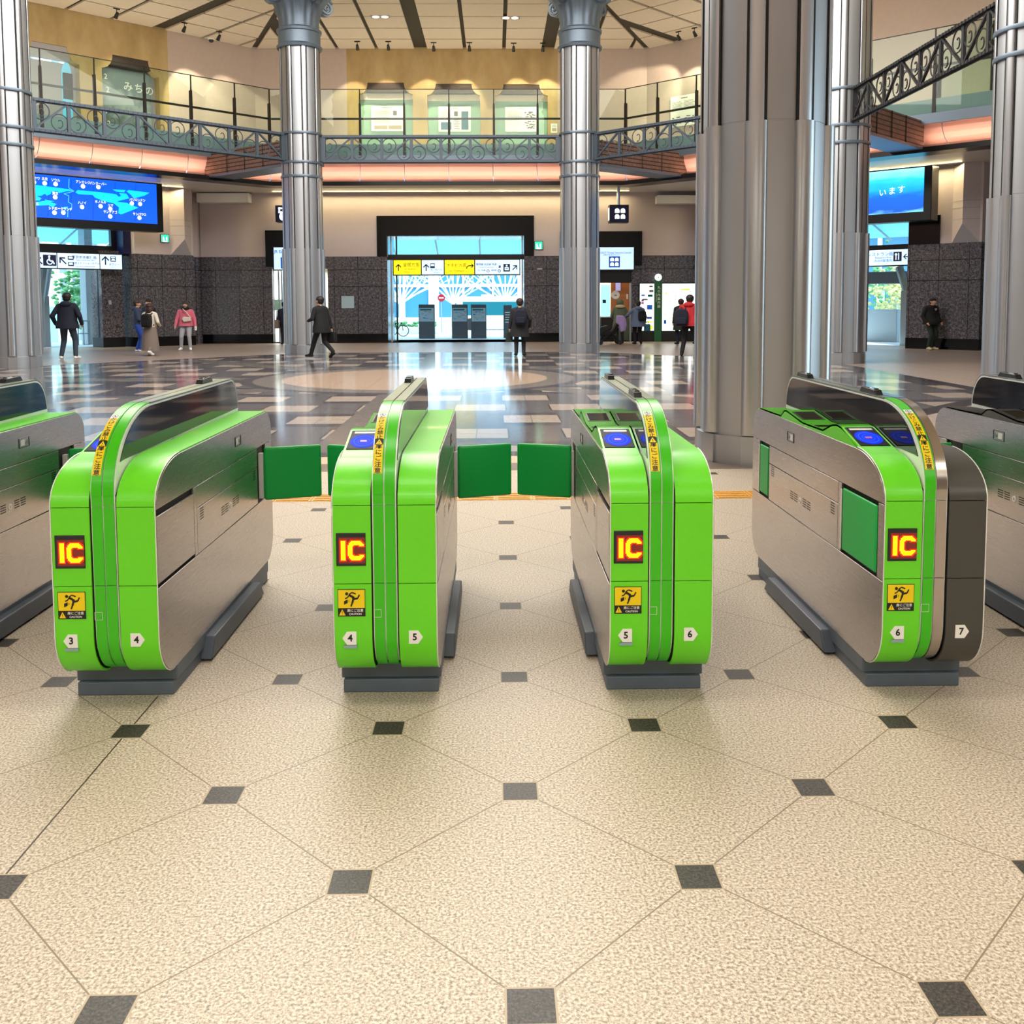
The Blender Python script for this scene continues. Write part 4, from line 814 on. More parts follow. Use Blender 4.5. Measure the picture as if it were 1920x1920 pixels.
# entrance structure on the left: dark header, glass, pier, guide sign
def entrance(fr, s, name):
    m = MB(); a = lambda p, q, off: fr.at(p, q, off)
    return m
m = MB()
za = LF.at(150, 469, 1.0)[1]; m.box(-2.74, 2.74, .9, 1.15, za-.16, za+.18, 'door_black'); m.box(-2.74, 2.74, .95, 1.0, 4.55, 4.7, 'door_black'); m.box(-2.74, 2.74, .6, 1.2, 5.3, HS, 'black')
xa, xb = LF.at(218, 440, .9)[0], LF.at(235, 440, .9)[0]; m.box(xa-.2, xa+.25, .9, 1.1, za+.1, za+1.0, 'door_black'); m.box(2.45, 2.74, .3, 1.0, za-.1, za+1.3, 'navy')
xw = LF.at(187, 560, 1.0)[0]
for x in (xw, xw-.9*0+.0): m.box(x-.05, x+.03, .95, 1.08, 0, za, 'door_black')
root = struct(m.build('door_4', M=LF.M, smooth=0))
m = MB(); m.box(-2.74, 2.74, 1.0, 1.012, za+.2, 5.3, 'door_glass'); m.build('transom_glass', root, smooth=0)
xq = LF.at(234, 560, .8)[0]; m = MB(); m.box(xq, 2.74, .8, .812, 0, za, 'door_glass'); m.box(xw+.05, xw+.3, 1.0, 1.012, 0, za, 'door_glass'); m.build('side_glass', root, smooth=0)
x0, x1 = LF.at(191, 560, .7)[0], LF.at(232, 560, .7)[0]; m = MB(); m.box(x0, x1, .7, 1.6, .36, za, 'brown_granite'); m.box(x0-.01, x1+.01, .69, 1.6, 0, .36, 'black'); struct(m.build('wall_pier', M=LF.M, smooth=0))
za2 = RF.at(1670, 470, 1.0)[1]; m = MB(); m.box(-2.74, 2.74, .9, 1.15, za2-.2, za2+.2, 'door_black'); m.box(-2.74, 2.74, .95, 1.0, 4.35, 4.5, 'door_black'); m.box(-2.74, 2.74, .6, 1.2, 5.3, HS, 'black'); xk, zk = RF.at(1705, 440, .02); m.box(xk, xk+1.0, -.03, .5, HG, 4.35, 'dark_granite_frame')
za3 = RF.at(1670, 526, 3)[1]; root = struct(m.build('door_5', M=RF.M, smooth=0)); m = MB(); m.box(-2.74, 2.74, 1.0, 1.012, za2+.2, 5.3, 'door_glass'); m.build('transom_glass', root, smooth=0)
# ------------------------------------------------------------------ signs
def sign(fr, off, a, b, label, name='guide_sign', body='sign_white', depth=.18, group=None, frame=.04):
    "a lit box whose face runs between two pixels"
    (xa, zt), (xb, zb) = fr.at(a[0], a[1], off), fr.at(b[0], b[1], off)
    root = thing(name, label, 'sign', M=fr.M @ T((xa+xb)/2, off, (zt+zb)/2), group=group); w, h = (xb-xa)/2, (zt-zb)/2
    m = MB(); m.box(-w-frame, w+frame, .004, depth, -h-frame, h+frame, 'door_black'); m.build('housing', root, smooth=0)
    m = MB(); m.box(-w, w, 0, .02, -h, h, body); m.build('face', root, smooth=0)
    def loc(px, py): u, z = fr.at(px, py, off); return u-(xa+xb)/2, z-(zt+zb)/2
    return root, w, h, loc
root, w, h, lo = sign(BF, -.25, (738, 488), (974, 514), 'long guide sign with yellow and white panels over the main exit')
m = MB(); x1, x2, x3 = lo(790, 500)[0], lo(833, 500)[0], lo(890, 500)[0]; zz = h
rect(m, -w, x1-.02, -h, h, -.003, 'sign_lit_yellow'); rect(m, x2+.02, x3-.02, -h, h, -.003, 'sign_lit_yellow')
for x in (x1, x2, x3): rect(m, x-.02, x+.02, -h, h, -.004, 'door_black')
p = lo(747, 502); arrow(m, p[0], p[1], .26, 0, -.006, 'ink'); p = lo(799, 502); arrow(m, p[0], p[1], .26, 0, -.006, 'navy'); p = lo(965, 502); arrow(m, p[0], p[1], .24, -PI/4, -.006, 'navy')
p = lo(881, 501); annulus(m, p[0]-.01, p[1]-.06, .10, .14, -.006, 'ink', 10, 90, 180); bar(m, (p[0]-.02, p[1]+.06), (p[0]+.13, p[1]+.06), .04, -.006, 'ink'); bar(m, (p[0]+.06, p[1]+.14), (p[0]+.14, p[1]+.05), .04, -.0064, 'ink'); bar(m, (p[0]+.06, p[1]-.02), (p[0]+.14, p[1]+.07), .04, -.0068, 'ink')
p = lo(811, 498); rect(m, p[0]-.09, p[0]+.09, p[1]-.10, p[1]+.09, -.006, 'navy'); rect(m, p[0]-.07, p[0]+.07, p[1]-.02, p[1]+.06, -.007, 'sign_white')
p = lo(950, 502); rect(m, p[0]-.13, p[0]+.13, p[1]-.15, p[1]+.15, -.006, 'navy'); rect(m, p[0]-.08, p[0]+.08, p[1]-.10, p[1]+.02, -.007, 'sign_white'); dsc(m, p[0], p[1]+.08, .04, -.007, 'sign_white', 10); rect(m, p[0]-.05, p[0]+.05, p[1]-.05, p[1]-.02, -.008, 'navy')
p = lo(915, 508); annulus(m, p[0], p[1], .035, .06, -.006, 'violet_ring'); p = lo(936, 508); annulus(m, p[0], p[1], .035, .06, -.006, 'navy'); p = lo(937, 499); rect(m, p[0]-.04, p[0]+.04, p[1]-.07, p[1]+.03, -.006, 'sign_mid'); m.build('pictogram', root, smooth=0, recalc=False)
for s, px, py, sz, mt in (('皇居方面', 771, 497, .165, 'ink'), ('for Imperial', 769, 504.5, .095, 'ink'), ('Palace', 763, 510, .095, 'ink'), ('大手町方面', 856, 498, .16, 'ink'), ('for Otemachi', 857, 508, .115, 'ink'), ('丸ノ内バス', 818, 506, .09, 'sign_blue'), ('Bus Stop', 818, 511, .055, 'sign_blue'), ('横須賀 総武線 快速', 912, 496, .095, 'navy'), ('Yokosuka Sobu Line (Rapid)', 912, 501, .055, 'sign_blue'), ('丸ノ内線', 903, 507, .075, 'navy'), ('東西線', 926, 507, .075, 'navy')):
    p = lo(px, py); text(s, sz, mt, root, T(p[0], -.007, p[1]), .005)
root, w, h, lo = sign(LF, .3, (40, 472), (229, 505), 'guide sign with wheelchair symbol and black arrows over the side exit')
m = MB(); xs = [lo(p, 490)[0] for p in (61.5, 107, 187)]; rect(m, -w, xs[0]-.015, -h, h, -.003, 'sign_lit_yellow')
for x in xs: rect(m, x-.015, x+.015, -h, h, -.004, 'door_black')
for px, ang in ((73, PI/4), (118, PI/4), (197.5, 0)): p = lo(px, 489); arrow(m, p[0], p[1], .30, ang, -.006, 'navy', .15)
p = lo(93, 488); rect(m, p[0]-.22, p[0]+.22, p[1]-.19, p[1]+.19, -.006, 'navy'); annulus(m, p[0]+.0, p[1]-.05, .07, .105, -.007, 'sign_white', 14, 120, 380); dsc(m, p[0]-.01, p[1]+.13, .04, -.007, 'sign_white', 10); bar(m, (p[0]-.02, p[1]+.09), (p[0], p[1]-.02), .05, -.0075, 'sign_white'); bar(m, (p[0], p[1]-.02), (p[0]+.10, p[1]-.02), .045, -.008, 'sign_white'); bar(m, (p[0]+.10, p[1]-.02), (p[0]+.15, p[1]-.13), .045, -.0085, 'sign_white')
for px, py in ((132.5, 483.5), (133, 495)): p = lo(px, py); rect(m, p[0]-.10, p[0]+.10, p[1]-.07, p[1]+.07, -.006, 'navy'); rect(m, p[0]-.07, p[0]+.07, p[1]-.03, p[1]+.05, -.007, 'sign_white')
p = lo(212, 486); rect(m, p[0]-.10, p[0]+.10, p[1]-.09, p[1]+.10, -.006, 'navy'); rect(m, p[0]-.075, p[0]+.075, p[1]+.04, p[1]+.08, -.007, 'sign_white'); poly(m, [(p[0]-.08, p[1]-.06), (p[0]+.08, p[1]-.06), (p[0]+.045, p[1]+.02), (p[0]-.045, p[1]+.02)], -.007, 'sign_white'); m.build('pictogram', root, smooth=0, recalc=False)
for s, px, py, sz in (('東京中央郵便局', 158, 483, .125), ('Tokyo Central Post Office', 160, 488, .065), ('東京ステーションホテル', 161, 494, .088), ('THE TOKYO STATION HOTEL', 160, 500, .052), ('タクシー', 214, 496.5, .10), ('Taxi', 210, 501, .06)):
    p = lo(px, py); text(s, sz, 'navy', root, T(p[0], -.007, p[1]), .008)
root, w, h, lo = sign(RF, .3, (1600, 471), (1704, 496), 'white guide sign with knife and fork symbol over the right side exit')
p = lo(1683, 481); m = MB(); rect(m, p[0]-.14, p[0]+.14, p[1]-.16, p[1]+.16, -.006, 'navy'); rect(m, p[0]+.02, p[0]+.055, p[1]-.11, p[1]+.12, -.007, 'sign_white'); rect(m, p[0]-.07, p[0]-.035, p[1]-.11, p[1]+.02, -.007, 'sign_white'); dsc(m, p[0]-.0525, p[1]+.07, .045, -.007, 'sign_white', 10); p = lo(1700, 481); arrow(m, p[0], p[1], .2, PI/2, -.006, 'navy'); m.build('pictogram', root, smooth=0, recalc=False)
p = lo(1656, 477); text('レストラン街', .15, 'sign_blue', root, T(p[0]-.10, -.007, p[1]), .006); p = lo(1656, 483); text('Restaurant Area', .085, 'sign_blue', root, T(p[0], -.007, p[1]), .004); p = lo(1656, 489); text('(丸の内駅舎内)', .10, 'sign_blue', root, T(p[0], -.007, p[1]), .006)
# hanging dark blue square signs
def seat_icon(m, x, z, s, y, mat):
    for dx in (-1, 1):
        for dz in (-1, 1):
            X, Zz = x+dx*s*.46, z+dz*s*.46; rect(m, X-s*.36, X+s*.36, Zz-s*.34, Zz+s*.08, y, mat); poly(m, [(X+s*.36*math.cos(t), Zz+s*.06+s*.30*math.sin(t)) for t in [PI*j/8 for j in range(9)]], y-.0006, mat)
root, w, h, lo = sign(BF, -2.2, (1145, 386), (1177, 415), 'dark blue hanging cube sign with four white seat symbols', 'hanging_sign', 'navy', .5)
m = MB(); seat_icon(m, .03, 0, h*.82, -.004, 'lit_white'); m.build('pictogram', root, smooth=0, recalc=False)
m = MB(); m.box(-w-.045, -w-.041, .08, .42, -h*.8, h*.8, 'lit_white'); m.build('side_face', root, smooth=0)
m = MB(); m.tube([(0, .25, h), (0, .25, 5.92-root.matrix_world.translation.z)], .06, 'steel_frame', 8); m.build('hanger_pole', root)
root, w, h, lo = sign(BF, -2.2, (518, 387), (545, 414), 'dark blue hanging sign with ticket symbol, half hidden by the first column', 'hanging_sign', 'navy', .5)
m = MB(); frame2(m, -w*.7, w*.7, .1*h, .85*h, .06, -.004, 'lit_white'); dsc(m, w*.1, .45*h, .07, -.004, 'lit_white'); dsc(m, 0, -.4*h, .16, -.004, 'lit_white'); m.build('pictogram', root, smooth=0, recalc=False)
m = MB(); m.tube([(0, .25, h), (0, .25, 5.92-root.matrix_world.translation.z)], .06, 'steel_frame', 8); m.build('hanger_pole', root)
root, w, h, lo = sign(BF, -.12, (1075, 464), (1188, 505), 'pale lit sign reading EAST Travel Service Center above the counter', depth=.1)
p = lo(1148, 474); text('JR EAST Travel Service Center', .108, 'sign_blue', root, T(lo(1184, 474)[0], -.004, p[1]), .008, align='RIGHT'); p = lo(1148, 478); text('JR東日本 旅行センター', .07, 'sign_blue', root, T(p[0], -.004, p[1]), .003)
p = lo(1152, 491); m = MB(); rect(m, p[0]-.22, p[0]+.22, p[1]-.22, p[1]+.22, -.004, 'sign_blue'); seat_icon(m, p[0], p[1], .20, -.006, 'lit_white'); m.build('pictogram', root, smooth=0, recalc=False)
root, w, h, lo = sign(BF, -.12, (513, 464), (590, 505), 'pale lit sign over the ticket corner, half hidden by the first column', depth=.1)
p = lo(525, 472); text('JR EAST', .17, 'sign_blue', root, T(p[0]+.05, -.004, p[1]), .006); p = lo(532, 493); m = MB(); rect(m, p[0]-.12, p[0]+.4, p[1]-.22, p[1]+.22, -.004, 'sign_blue'); m.build('pictogram', root, smooth=0, recalc=False)
def exit_sign(fr, px, py, label, off=-.06):
    root, w, h, lo = sign(fr, off, (px-7, py-7), (px+7, py+7), label, 'exit_sign', 'exit_white', .06, 'green emergency exit signs', .02); m = MB(); rect(m, -w, w, h*.45, h, -.004, 'exit_green'); rect(m, -w, -w*.6, -h, h, -.0045, 'exit_green'); rect(m, w*.6, w, -h, h, -.0045, 'exit_green')
    dsc(m, 0, h*.25, .05, -.005, 'exit_green', 8); bar(m, (-.02, .05), (.03, -.1), .06, -.005, 'exit_green'); m.build('pictogram', root, smooth=0, recalc=False)
exit_sign(BF, 1010, 460, 'small green exit sign on the wall beside the main exit'); exit_sign(LF, 309.5, 447, 'small green exit sign on the pier beside the left pilaster')
# lit map boards and the green information post
def board(a, b, label, draw, off=-.14):
    (xa, zt), (xb, zb) = BF.at(*a, off), BF.at(*b, off); root = thing('lit_map_board', label, 'information board', M=BF.M @ T((xa+xb)/2, off, 0), group='lit map boards by the service counter'); w = (xb-xa)/2; h0, h1 = zb, zt
    m = MB(); m.box(-w-.05, w+.05, .01, .12, 0, h1+.05, 'c_darkgrey'); m.build('cabinet', root, bevel=.01); m = MB(); m.box(-w, w, 0, .012, h0, h1, 'lit_white'); m.build('lit_panel', root, smooth=0); m = MB(); draw(m, w, h0, h1); m.build('print', root, smooth=0, recalc=False)
def b1(m, w, a, b):
    H = b-a; y = -.004
    for u, v, du, dv, mt in ((.3, .93, .5, .03, 'ink'), (.3, .82, .6, .05, 'photo_grey'), (-.8, .74, .5, .03, 'sign_blue'), (.1, .72, .7, .05, 'teal_glass'), (-.8, .62, .35, .04, 'magenta'), (-.8, .57, .35, .04, 'magenta'), (-.7, .65, .8, .03, 'photo_grey'), (.0, .45, .75, .10, 'sign_blue'), (0, .25, .7, .05, 'sign_mid'), (-.4, .17, 1.2, .03, 'lime_patch'), (-.3, .02, 1.1, .10, 'lime_patch')): rect(m, u*w, (u+du)*w, a+v*H, a+(v+dv)*H, y, mt); y -= .0003
def b2(m, w, a, b):
    H = b-a; rect(m, -.9*w, .9*w, a+.895*H, a+.90*H, -.004, 'photo_grey'); rect(m, .1*w, .6*w, a+.86*H, a+.89*H, -.005, 'lime_patch'); dsc(m, -.78*w, a+.80*H, .06*w, -.005, 'lime_patch', 12); rect(m, -.9*w, -.895*w, a+.2*H, a+.9*H, -.004, 'lit_cyan'); rect(m, -.9*w, -.75*w, a+.15*H, a+.23*H, -.005, 'sign_blue'); rect(m, -.5*w, -.4*w, a+.17*H, a+.18*H, -.005, 'photo_grey')
    for k in range(8): rect(m, (-.6+k*.17)*w, (-.52+k*.17)*w, a+(.62+.1*((k*5) % 3))*H, a+(.64+.1*((k*5) % 3))*H, -.005, 'violet_sheet')
board((1200, 532), (1226, 620), 'narrow lit notice board with small pictures, left of the green post', b1); board((1242, 532), (1305, 620), 'wide lit map board on the other side of the green post', b2)
xa, zt = BF.at(1227.5, 530, -.2); xb, _ = BF.at(1241, 530, -.2); xc, zc2 = BF.at(1234.5, 520, -.22); root = thing('information_post', 'green post topped by a white disc, between the two lit boards', 'information post', M=BF.M @ T((xa+xb)/2, -.2, 0))
m = MB(); m.box((xa-xb)/2, (xb-xa)/2, 0, .12, 0, zt+.1, 'board_green'); m.build('post', root, bevel=.01); m = MB(); m.tube([(0, .05, zc2), (0, -.03, zc2)], .135, 'lit_white', 24); m.build('disc', root); m = MB(); rect(m, -.012, .012, zc2-.06, zc2+.03, -.034, 'ink'); dsc(m, 0, zc2+.055, .014, -.034, 'ink', 8); m.build('pictogram', root, smooth=0, recalc=False)
for i, ch in enumerate('丸の内案内図'): text(ch, .13, 'white', root, T(.03, -.004, zt-.2-i*.15), .0)
text('Information', .07, 'white', root, T(-.07, -.004, zt-.6) @ Matrix.Rotation(PI/2, 4, 'Y'), 0)
# small things on the walls
(xa, zt), (xb, zb) = BF.at(640, 555, -.02), BF.at(664, 578, -.02); o = MB().box(xa, xb, -.02, 0, zb, zt, 'map_blue').build('notice_sheet', M=BF.M, smooth=0); tag(o, 'pale notice sheet fixed to the granite behind the walking man', 'notice')
xa, za = BF.at(1012, 504, -.03); o = MB().box(xa-.1, xa+.1, -.03, 0, za-.03, za+.03, 'grey_plaster').build('wall_plate', M=BF.M, smooth=0); tag(o, 'small grey plate on the granite beside the main exit', 'wall plate')
xa, za = LF.at(206.5, 567, .68); o = MB().box(xa-.05, xa+.05, .67, .70, za-.08, za+.08, 'grey_plaster').build('switch_plate', M=LF.M, bevel=.005); tag(o, 'small grey switch plate on the brown granite pier', 'switch plate')
p = gz(964, 372, 5.75); root = thing('ceiling_camera', 'small white camera hanging under the lower soffit above the main exit', 'security camera', loc=(p.x, p.y, 5.92)); m = MB(); m.tube([(0, 0, 0), (0, 0, -.18)], .02, 'white'); m.box(-.05, .05, -.12, .08, -.27, -.17, 'white'); m.build('body', root, bevel=.01); m = MB(); m.tube([(0, -.12, -.22), (0, -.15, -.22)], .035, 'lens_dark', 12); m.build('lens', root)
# ------------------------------------------------------------------ outside the doors
def info_pillar(px0, px1, ytop, label, Y=43.2, dark=False):
    a, b = gy(px0, 600, Y), gy(px1, 600, Y); zt = gy(px0, ytop, Y).z; w = (b.x-a.x)/2; root = thing('map_pillar', label, 'information pillar', loc=((a.x+b.x)/2, Y, -.02), group='map pillars outside the main exit')
    m = MB(); m.box(-w, w, 0, .3, 0, zt, 'pillar_grey'); m.build('body', root, bevel=.02)
    m = MB()
    if dark:
        for k in range(5): rect(m, -w*.6, w*.5, zt-.35-k*.11, zt-.32-k*.11, -.004, 'white')
    else:
        rect(m, -w*.9, w*.9, zt*.5, zt-.16, -.004, 'map_blue'); rect(m, -w*.8, w*.6, zt-.27, zt-.2, -.005, 'teal_glass'); rnd = random.Random(px0)
        for k in range(14): u, v = rnd.uniform(-.8, .5), rnd.uniform(.55, .8); rect(m, u*w, (u+.3)*w, zt*v, zt*v+.02, -.006-k*.0002, 'sign_mid' if k % 3 else 'photo_tan')
    m.build('map_print', root, smooth=0, recalc=False)
info_pillar(785, 815, 570, 'grey map pillar outside the main exit, standing apart near the door edge'); info_pillar(847, 877, 570, 'grey map pillar outside, middle one with a green heading'); info_pillar(883, 912, 570, 'grey map pillar outside, just beside the middle map pillar', 43.1); info_pillar(944, 960, 571, 'narrow dark pillar with white lines, beside the person at the main exit', 43.6, True)
def bare_tree(px, Y, label, seed, hgt=6.5):
    p = gy(px, 600, Y); root = thing('bare_tree', label, 'tree', loc=(p.x, Y, -.02), group='bare winter trees across the square'); r = random.Random(seed); m = MB(); m.tube([(0, 0, 0), (0, 0, 2.0)], [.14, .10], 'bark', 7); m.build('trunk', root); m = MB()
    def br(p, d, l, rad, dep):
        q = p+d*l; m.tube([p, (p+q)/2+Vector((r.uniform(-.05, .05), 0, .04)), q], [rad, rad*.8, rad*.5], 'bark', 5)
        if dep == 0: return
        for k in range(3): br(p+d*l*(.45+.25*k), (d+Vector((r.uniform(-.6, .6), r.uniform(-.4, .4), r.uniform(0, .5)))).normalized(), l*.62, rad*.6, dep-1)
    for k in range(11): a = -1.0+2.0*k/10; br(Vector((0, 0, 1.5+.05*(k % 3))), Vector((math.sin(a), r.uniform(-.3, .3), math.cos(a)*.9)).normalized(), hgt*.42, .06, 3 if k % 2 else 2)
    m.build('branches', root)
bare_tree(752, 60, 'bare tree outside nearest the door edge of the main exit', 1); bare_tree(850, 62, 'bare tree outside in the middle of the main exit', 2); bare_tree(947, 61, 'bare tree outside behind the person at the main exit', 3)
def facade(name, label, M, w, h, nx, nz, glassm='ext_glass', depth=4):
    root = thing(name, label, 'building', M=M); m = MB(); m.box(-w/2, w/2, .3, depth, 0, h, glassm); m.build('glazing', root, smooth=0); m = MB()
    for i in range(nx+1): x = -w/2+w*i/nx; g = .5 if i % 3 == 0 else .1; m.box(x-g, x+g, 0, .4, 0, h, 'ext_white')
    for k in range(nz+1): z = h*k/nz; m.box(-w/2, w/2, .05, .4, z-.14, z+.14, 'ext_white')
    m.build('frame_grid', root, smooth=0); return root
facade('office_building', 'pale glazed office building across the square, beyond the bare trees', T(-6, 95, -.02), 70, 26, 24, 8)
facade('side_building', 'pale ribbed building outside the side exit with the wheelchair sign', LF.M @ T(-2, 26, -.02), 46, 20, 40, 6, 'ext_blind')
facade('far_building', 'pale building outside the right side exit', RF.M @ T(0, 30, -.02), 40, 18, 18, 6, 'ext_glass')
# minibus
a, b = gy(856, 570, 56), gy(1010, 570, 56); L = b.x-a.x; root = thing('minibus', 'white minibus parked outside behind the map pillars', 'bus', loc=(a.x, 56, -.02)); zt = gy(900, 556, 56).z+.02
m = MB(); m.box(0, L, 0, 1.9, .35, .85, 'bus_white'); m.box(0, L, 0, 1.9, zt-.3, zt, 'bus_white'); m.box(.35, L-.02, .03, 1.87, .85, zt-.3, 'teal_glass'); m.box(0, .35, 0, 1.9, .8, zt-.2, 'bus_white'); m.box(L*.3, L*.42, .2, 1.7, zt, zt+.12, 'bus_white'); m.build('body', root, bevel=.04)
for x in (.8, L-1): m = MB(); m.tube([(x, -.02, .35), (x, .22, .35)], .35, 'rubber', 18); m.build('wheel', root)
p = gy(827.5, 558, 52); root = thing('stop_sign', 'round red and white road sign outside the main exit', 'road sign', loc=(p.x, 52, -.02)); m = MB(); m.tube([(0, 0, 0), (0, 0, p.z+.2)], .03, 'ext_grey'); m.build('pole', root); m = MB(); m.tube([(0, -.04, p.z), (0, -.06, p.z)], .2, 'stop_red', 20); m.box(-.13, .13, -.064, -.055, p.z-.03, p.z+.03, 'white'); m.build('disc', root)
p = gy(745, 620, 46); root = thing('parked_bicycle', 'small bicycle standing outside at the edge of the main exit', 'bicycle', loc=(p.x, 46, -.02)); m = MB()
for x in (-.28, .28): m = MB(); m.tube([(x+.26*math.cos(t), 0, .28+.26*math.sin(t)) for t in [2*PI*j/20 for j in range(20)]], .02, 'rubber', 6, True); m.build('wheel', root)
m = MB(); m.tube([(-.28, 0, .28), (-.1, 0, .62), (.2, 0, .66), (.28, 0, .28)], .02, 'c_darkgrey', 6); m.tube([(-.1, 0, .62), (.02, 0, .28), (.2, 0, .66)], .02, 'c_darkgrey', 6); m.box(-.2, 0, -.05, .05, .72, .76, 'rubber'); m.tube([(-.1, 0, .62), (-.1, 0, .74)], .015, 'c_darkgrey', 6); m.build('frame', root)
# planting bed
p = gy(762, 612, 50); root = thing('planting_bed', 'low planting bed outside behind the first map pillar', 'planter', loc=(p.x, 50, -.02)); m = MB(); m.box(-1.6, 1.6, -.3, .6, 0, .35, 'ext_white'); m.build('curb', root, bevel=.03); m = MB(); r = random.Random(4)
for k in range(60): c = (r.uniform(-1.5, 1.5), r.uniform(-.2, .5), .38+r.uniform(0, .2)); m.ell(c, (.10, .10, .08), 'leaf', 6, 4)
o = m.build('foliage', root); o['kind'] = 'stuff'
# canopy outside above the doors
def canopy(fr, label, y0=2.9, z=5.0, w=10):
    root = thing('glass_canopy', label, 'canopy', M=fr.M); m = MB(); m.prism([(y0, z+.3), (y0+5, z-1.2), (y0+5, z-1.14), (y0, z+.36)], -w/2, w/2, 'x', 'canopy'); m.build('roof_pane', root, smooth=0)
    for k in range(6): x = -w/2+w*k/5; m = MB(); m.tube([(x, y0, z+.2), (x, y0+5, z-1.3)], .04, 'ext_steel', 6); m.tube([(x, y0, z-.2), (x, y0+2.2, z-.5)], .025, 'ext_steel', 6); m.build('bracket', root)
canopy(BF, 'pale glass canopy with steel brackets outside above the main exit'); canopy(LF, 'pale glass canopy outside above the side exit with the wheelchair sign', 2.6, 5.4); canopy(RF, 'pale glass canopy outside above the right side exit', 2.6, 5.4)
# steel struts, pier and railing outside the left exit
def strut(fr, pts, label, r=.16, off=3.2):
    q = [fr.at(px, py, off) for px, py in pts]; root = thing('steel_strut', label, 'strut', M=fr.M @ T(q[0][0], off, 0), group='slanted steel struts outside the exits')
    m = MB(); m.box(-.22, .22, -.2, .2, -.02, q[1][1], 'ext_steel'); m.build('foot', root, bevel=.02); m = MB(); m.tube([(q[1][0]-q[0][0], 0, q[1][1]-.1), (q[2][0]-q[0][0], 0, q[2][1])], r, 'ext_steel', 10); m.build('arm', root)
strut(LF, ((71, 645), (71, 560), (80, 500)), 'thick slanted steel strut outside the side exit, behind the navy coated man', .22); strut(LF, ((81, 645), (83, 555), (92, 500)), 'thin slanted steel strut outside the side exit beside the thicker strut', .12, 3.6)
strut(RF, ((1702, 640), (1701, 545), (1686, 500)), 'slanted steel strut outside the right side exit, against the granite corner', .14, 2.6)
x0, x1 = LF.at(162, 560, 4)[0], LF.at(177, 560, 4)[0]; o = MB().box(x0, x1, 4, 4.6, -.02, 4.6, 'ext_grey').build('stone_pier', M=LF.M, bevel=.02); tag(o, 'pale grey stone pier outside beside the sliding side door', 'pier')
a = LF.at(147, 640, 4)[0]; b = LF.at(170, 640, 4)[0]; root = thing('handrail', 'steel handrail outside beside the navy coated man', 'handrail', M=LF.M @ T(a, 4, -.02)); m = MB(); l = b-a
m.tube([(0, 0, .62), (l*.3, 0, .95), (l, 0, .95)], .03, 'ext_steel', 6); m.tube([(0, 0, .45), (l, 0, .45)], .02, 'ext_steel', 6); m.build('rail', root)
for t in (0, .45, .95): m = MB(); m.tube([(l*t, 0, 0), (l*t, 0, .62 if t == 0 else .95)], .025, 'ext_steel', 6); m.build('post', root)
def bush_tree(fr, px, py, off, label, s=1.0, mat='leaf', hz=4.0):
    x, _ = fr.at(px, py, off); root = thing('leafy_tree', label, 'tree', M=fr.M @ T(x, off, -.02), group='leafy trees outside the side exits'); m = MB(); m.tube([(0, 0, 0), (0, 0, hz*.5)], .1, 'bark', 7); m.build('trunk', root); m = MB(); r = random.Random(px)
    for k in range(260):
        c = Vector((r.gauss(0, .38), r.gauss(0, .38), r.gauss(hz*.55, hz*.17)))*1; m.ell((c.x*s, c.y*s, c.z), (.11, .11, .06), mat, 6, 4, rot=Matrix.Rotation(r.uniform(-1, 1), 3, 'X'))
    m.build('foliage', root)
bush_tree(LF, 147, 540, 9, 'leafy green tree outside the side exit, beyond the navy coated man', 1.2); bush_tree(RF, 1686, 550, 12, 'green and yellow leafed tree outside the right side exit', 1.6, 'leaf_warm', 3.6); bush_tree(RF, 1655, 560, 18, 'pale green tree outside the right side exit, nearest the big column', 1.6, 'leaf', 4.4)
x, _ = RF.at(1657, 620, 5); o = MB().box(x-.9, x+.5, 5, 5.6, -.02, 1.25, 'ext_grey').build('low_wall', M=RF.M, bevel=.02); tag(o, 'low grey stone wall outside the right side exit', 'wall block')
x, _ = RF.at(1670, 535, 3.4); z0 = RF.at(1670, 532, 3.4)[1]; z1 = RF.at(1670, 509, 3.4)[1]; o = MB().box(x-3, x+.55, 3.4, 3.7, z0, z1, 'pillar_grey').build('roof_beam', M=RF.M, bevel=.02); tag(o, 'dark roof beam outside the right side exit below the guide sign', 'beam')
x, _ = LF.at(95, 590, 8); o = MB().box(x-.3, x+.3, 8, 8.5, -.02, 1.5, 'lit_cyan').build('vending_box', M=LF.M, bevel=.02); tag(o, 'pale blue box outside the side exit behind the navy coated man', 'box')
# ------------------------------------------------------------------ people
import numpy as np
def capsule(m, a, ra, b, rb, n=12, k=4):
    a, b = Vector(a), Vector(b); d = b-a; L = d.length; d = d.normalized() if L > 1e-6 else Vector((0, 0, 1)); ref = d.orthogonal().normalized(); w = d.cross(ref); rings = []
    for i in range(k+1): t = -PI/2+PI/2*i/k; rings.append((a+d*ra*math.sin(t), max(ra*math.cos(t), 1e-4)))
    for i in range(k+1): t = PI/2*i/k; rings.append((b+d*rb*math.sin(t), max(rb*math.cos(t), 1e-4)))
    v = []; f = []
    for c, r in rings: v += [c+(ref*math.cos(2*PI*j/n)+w*math.sin(2*PI*j/n))*r for j in range(n)]
    for i in range(len(rings)-1):
        for j in range(n): f.append((i*n+j, i*n+(j+1) % n, (i+1)*n+(j+1) % n, (i+1)*n+j))
    f += [tuple(range(n))[::-1], tuple(range((len(rings)-1)*n, len(rings)*n))]; m.add(v, f, 'skin')
def ik(a, b, l1, l2, hint):
    a, b = Vector(a), Vector(b); d = b-a; L = min(d.length, (l1+l2)*.999); d = d.normalized(); x = (l1*l1-l2*l2+L*L)/(2*L); h = math.sqrt(max(l1*l1-x*x, 0)); hn = Vector(hint); hn = (hn-d*hn.dot(d)).normalized(); return a+d*x+hn*h, a+d*L
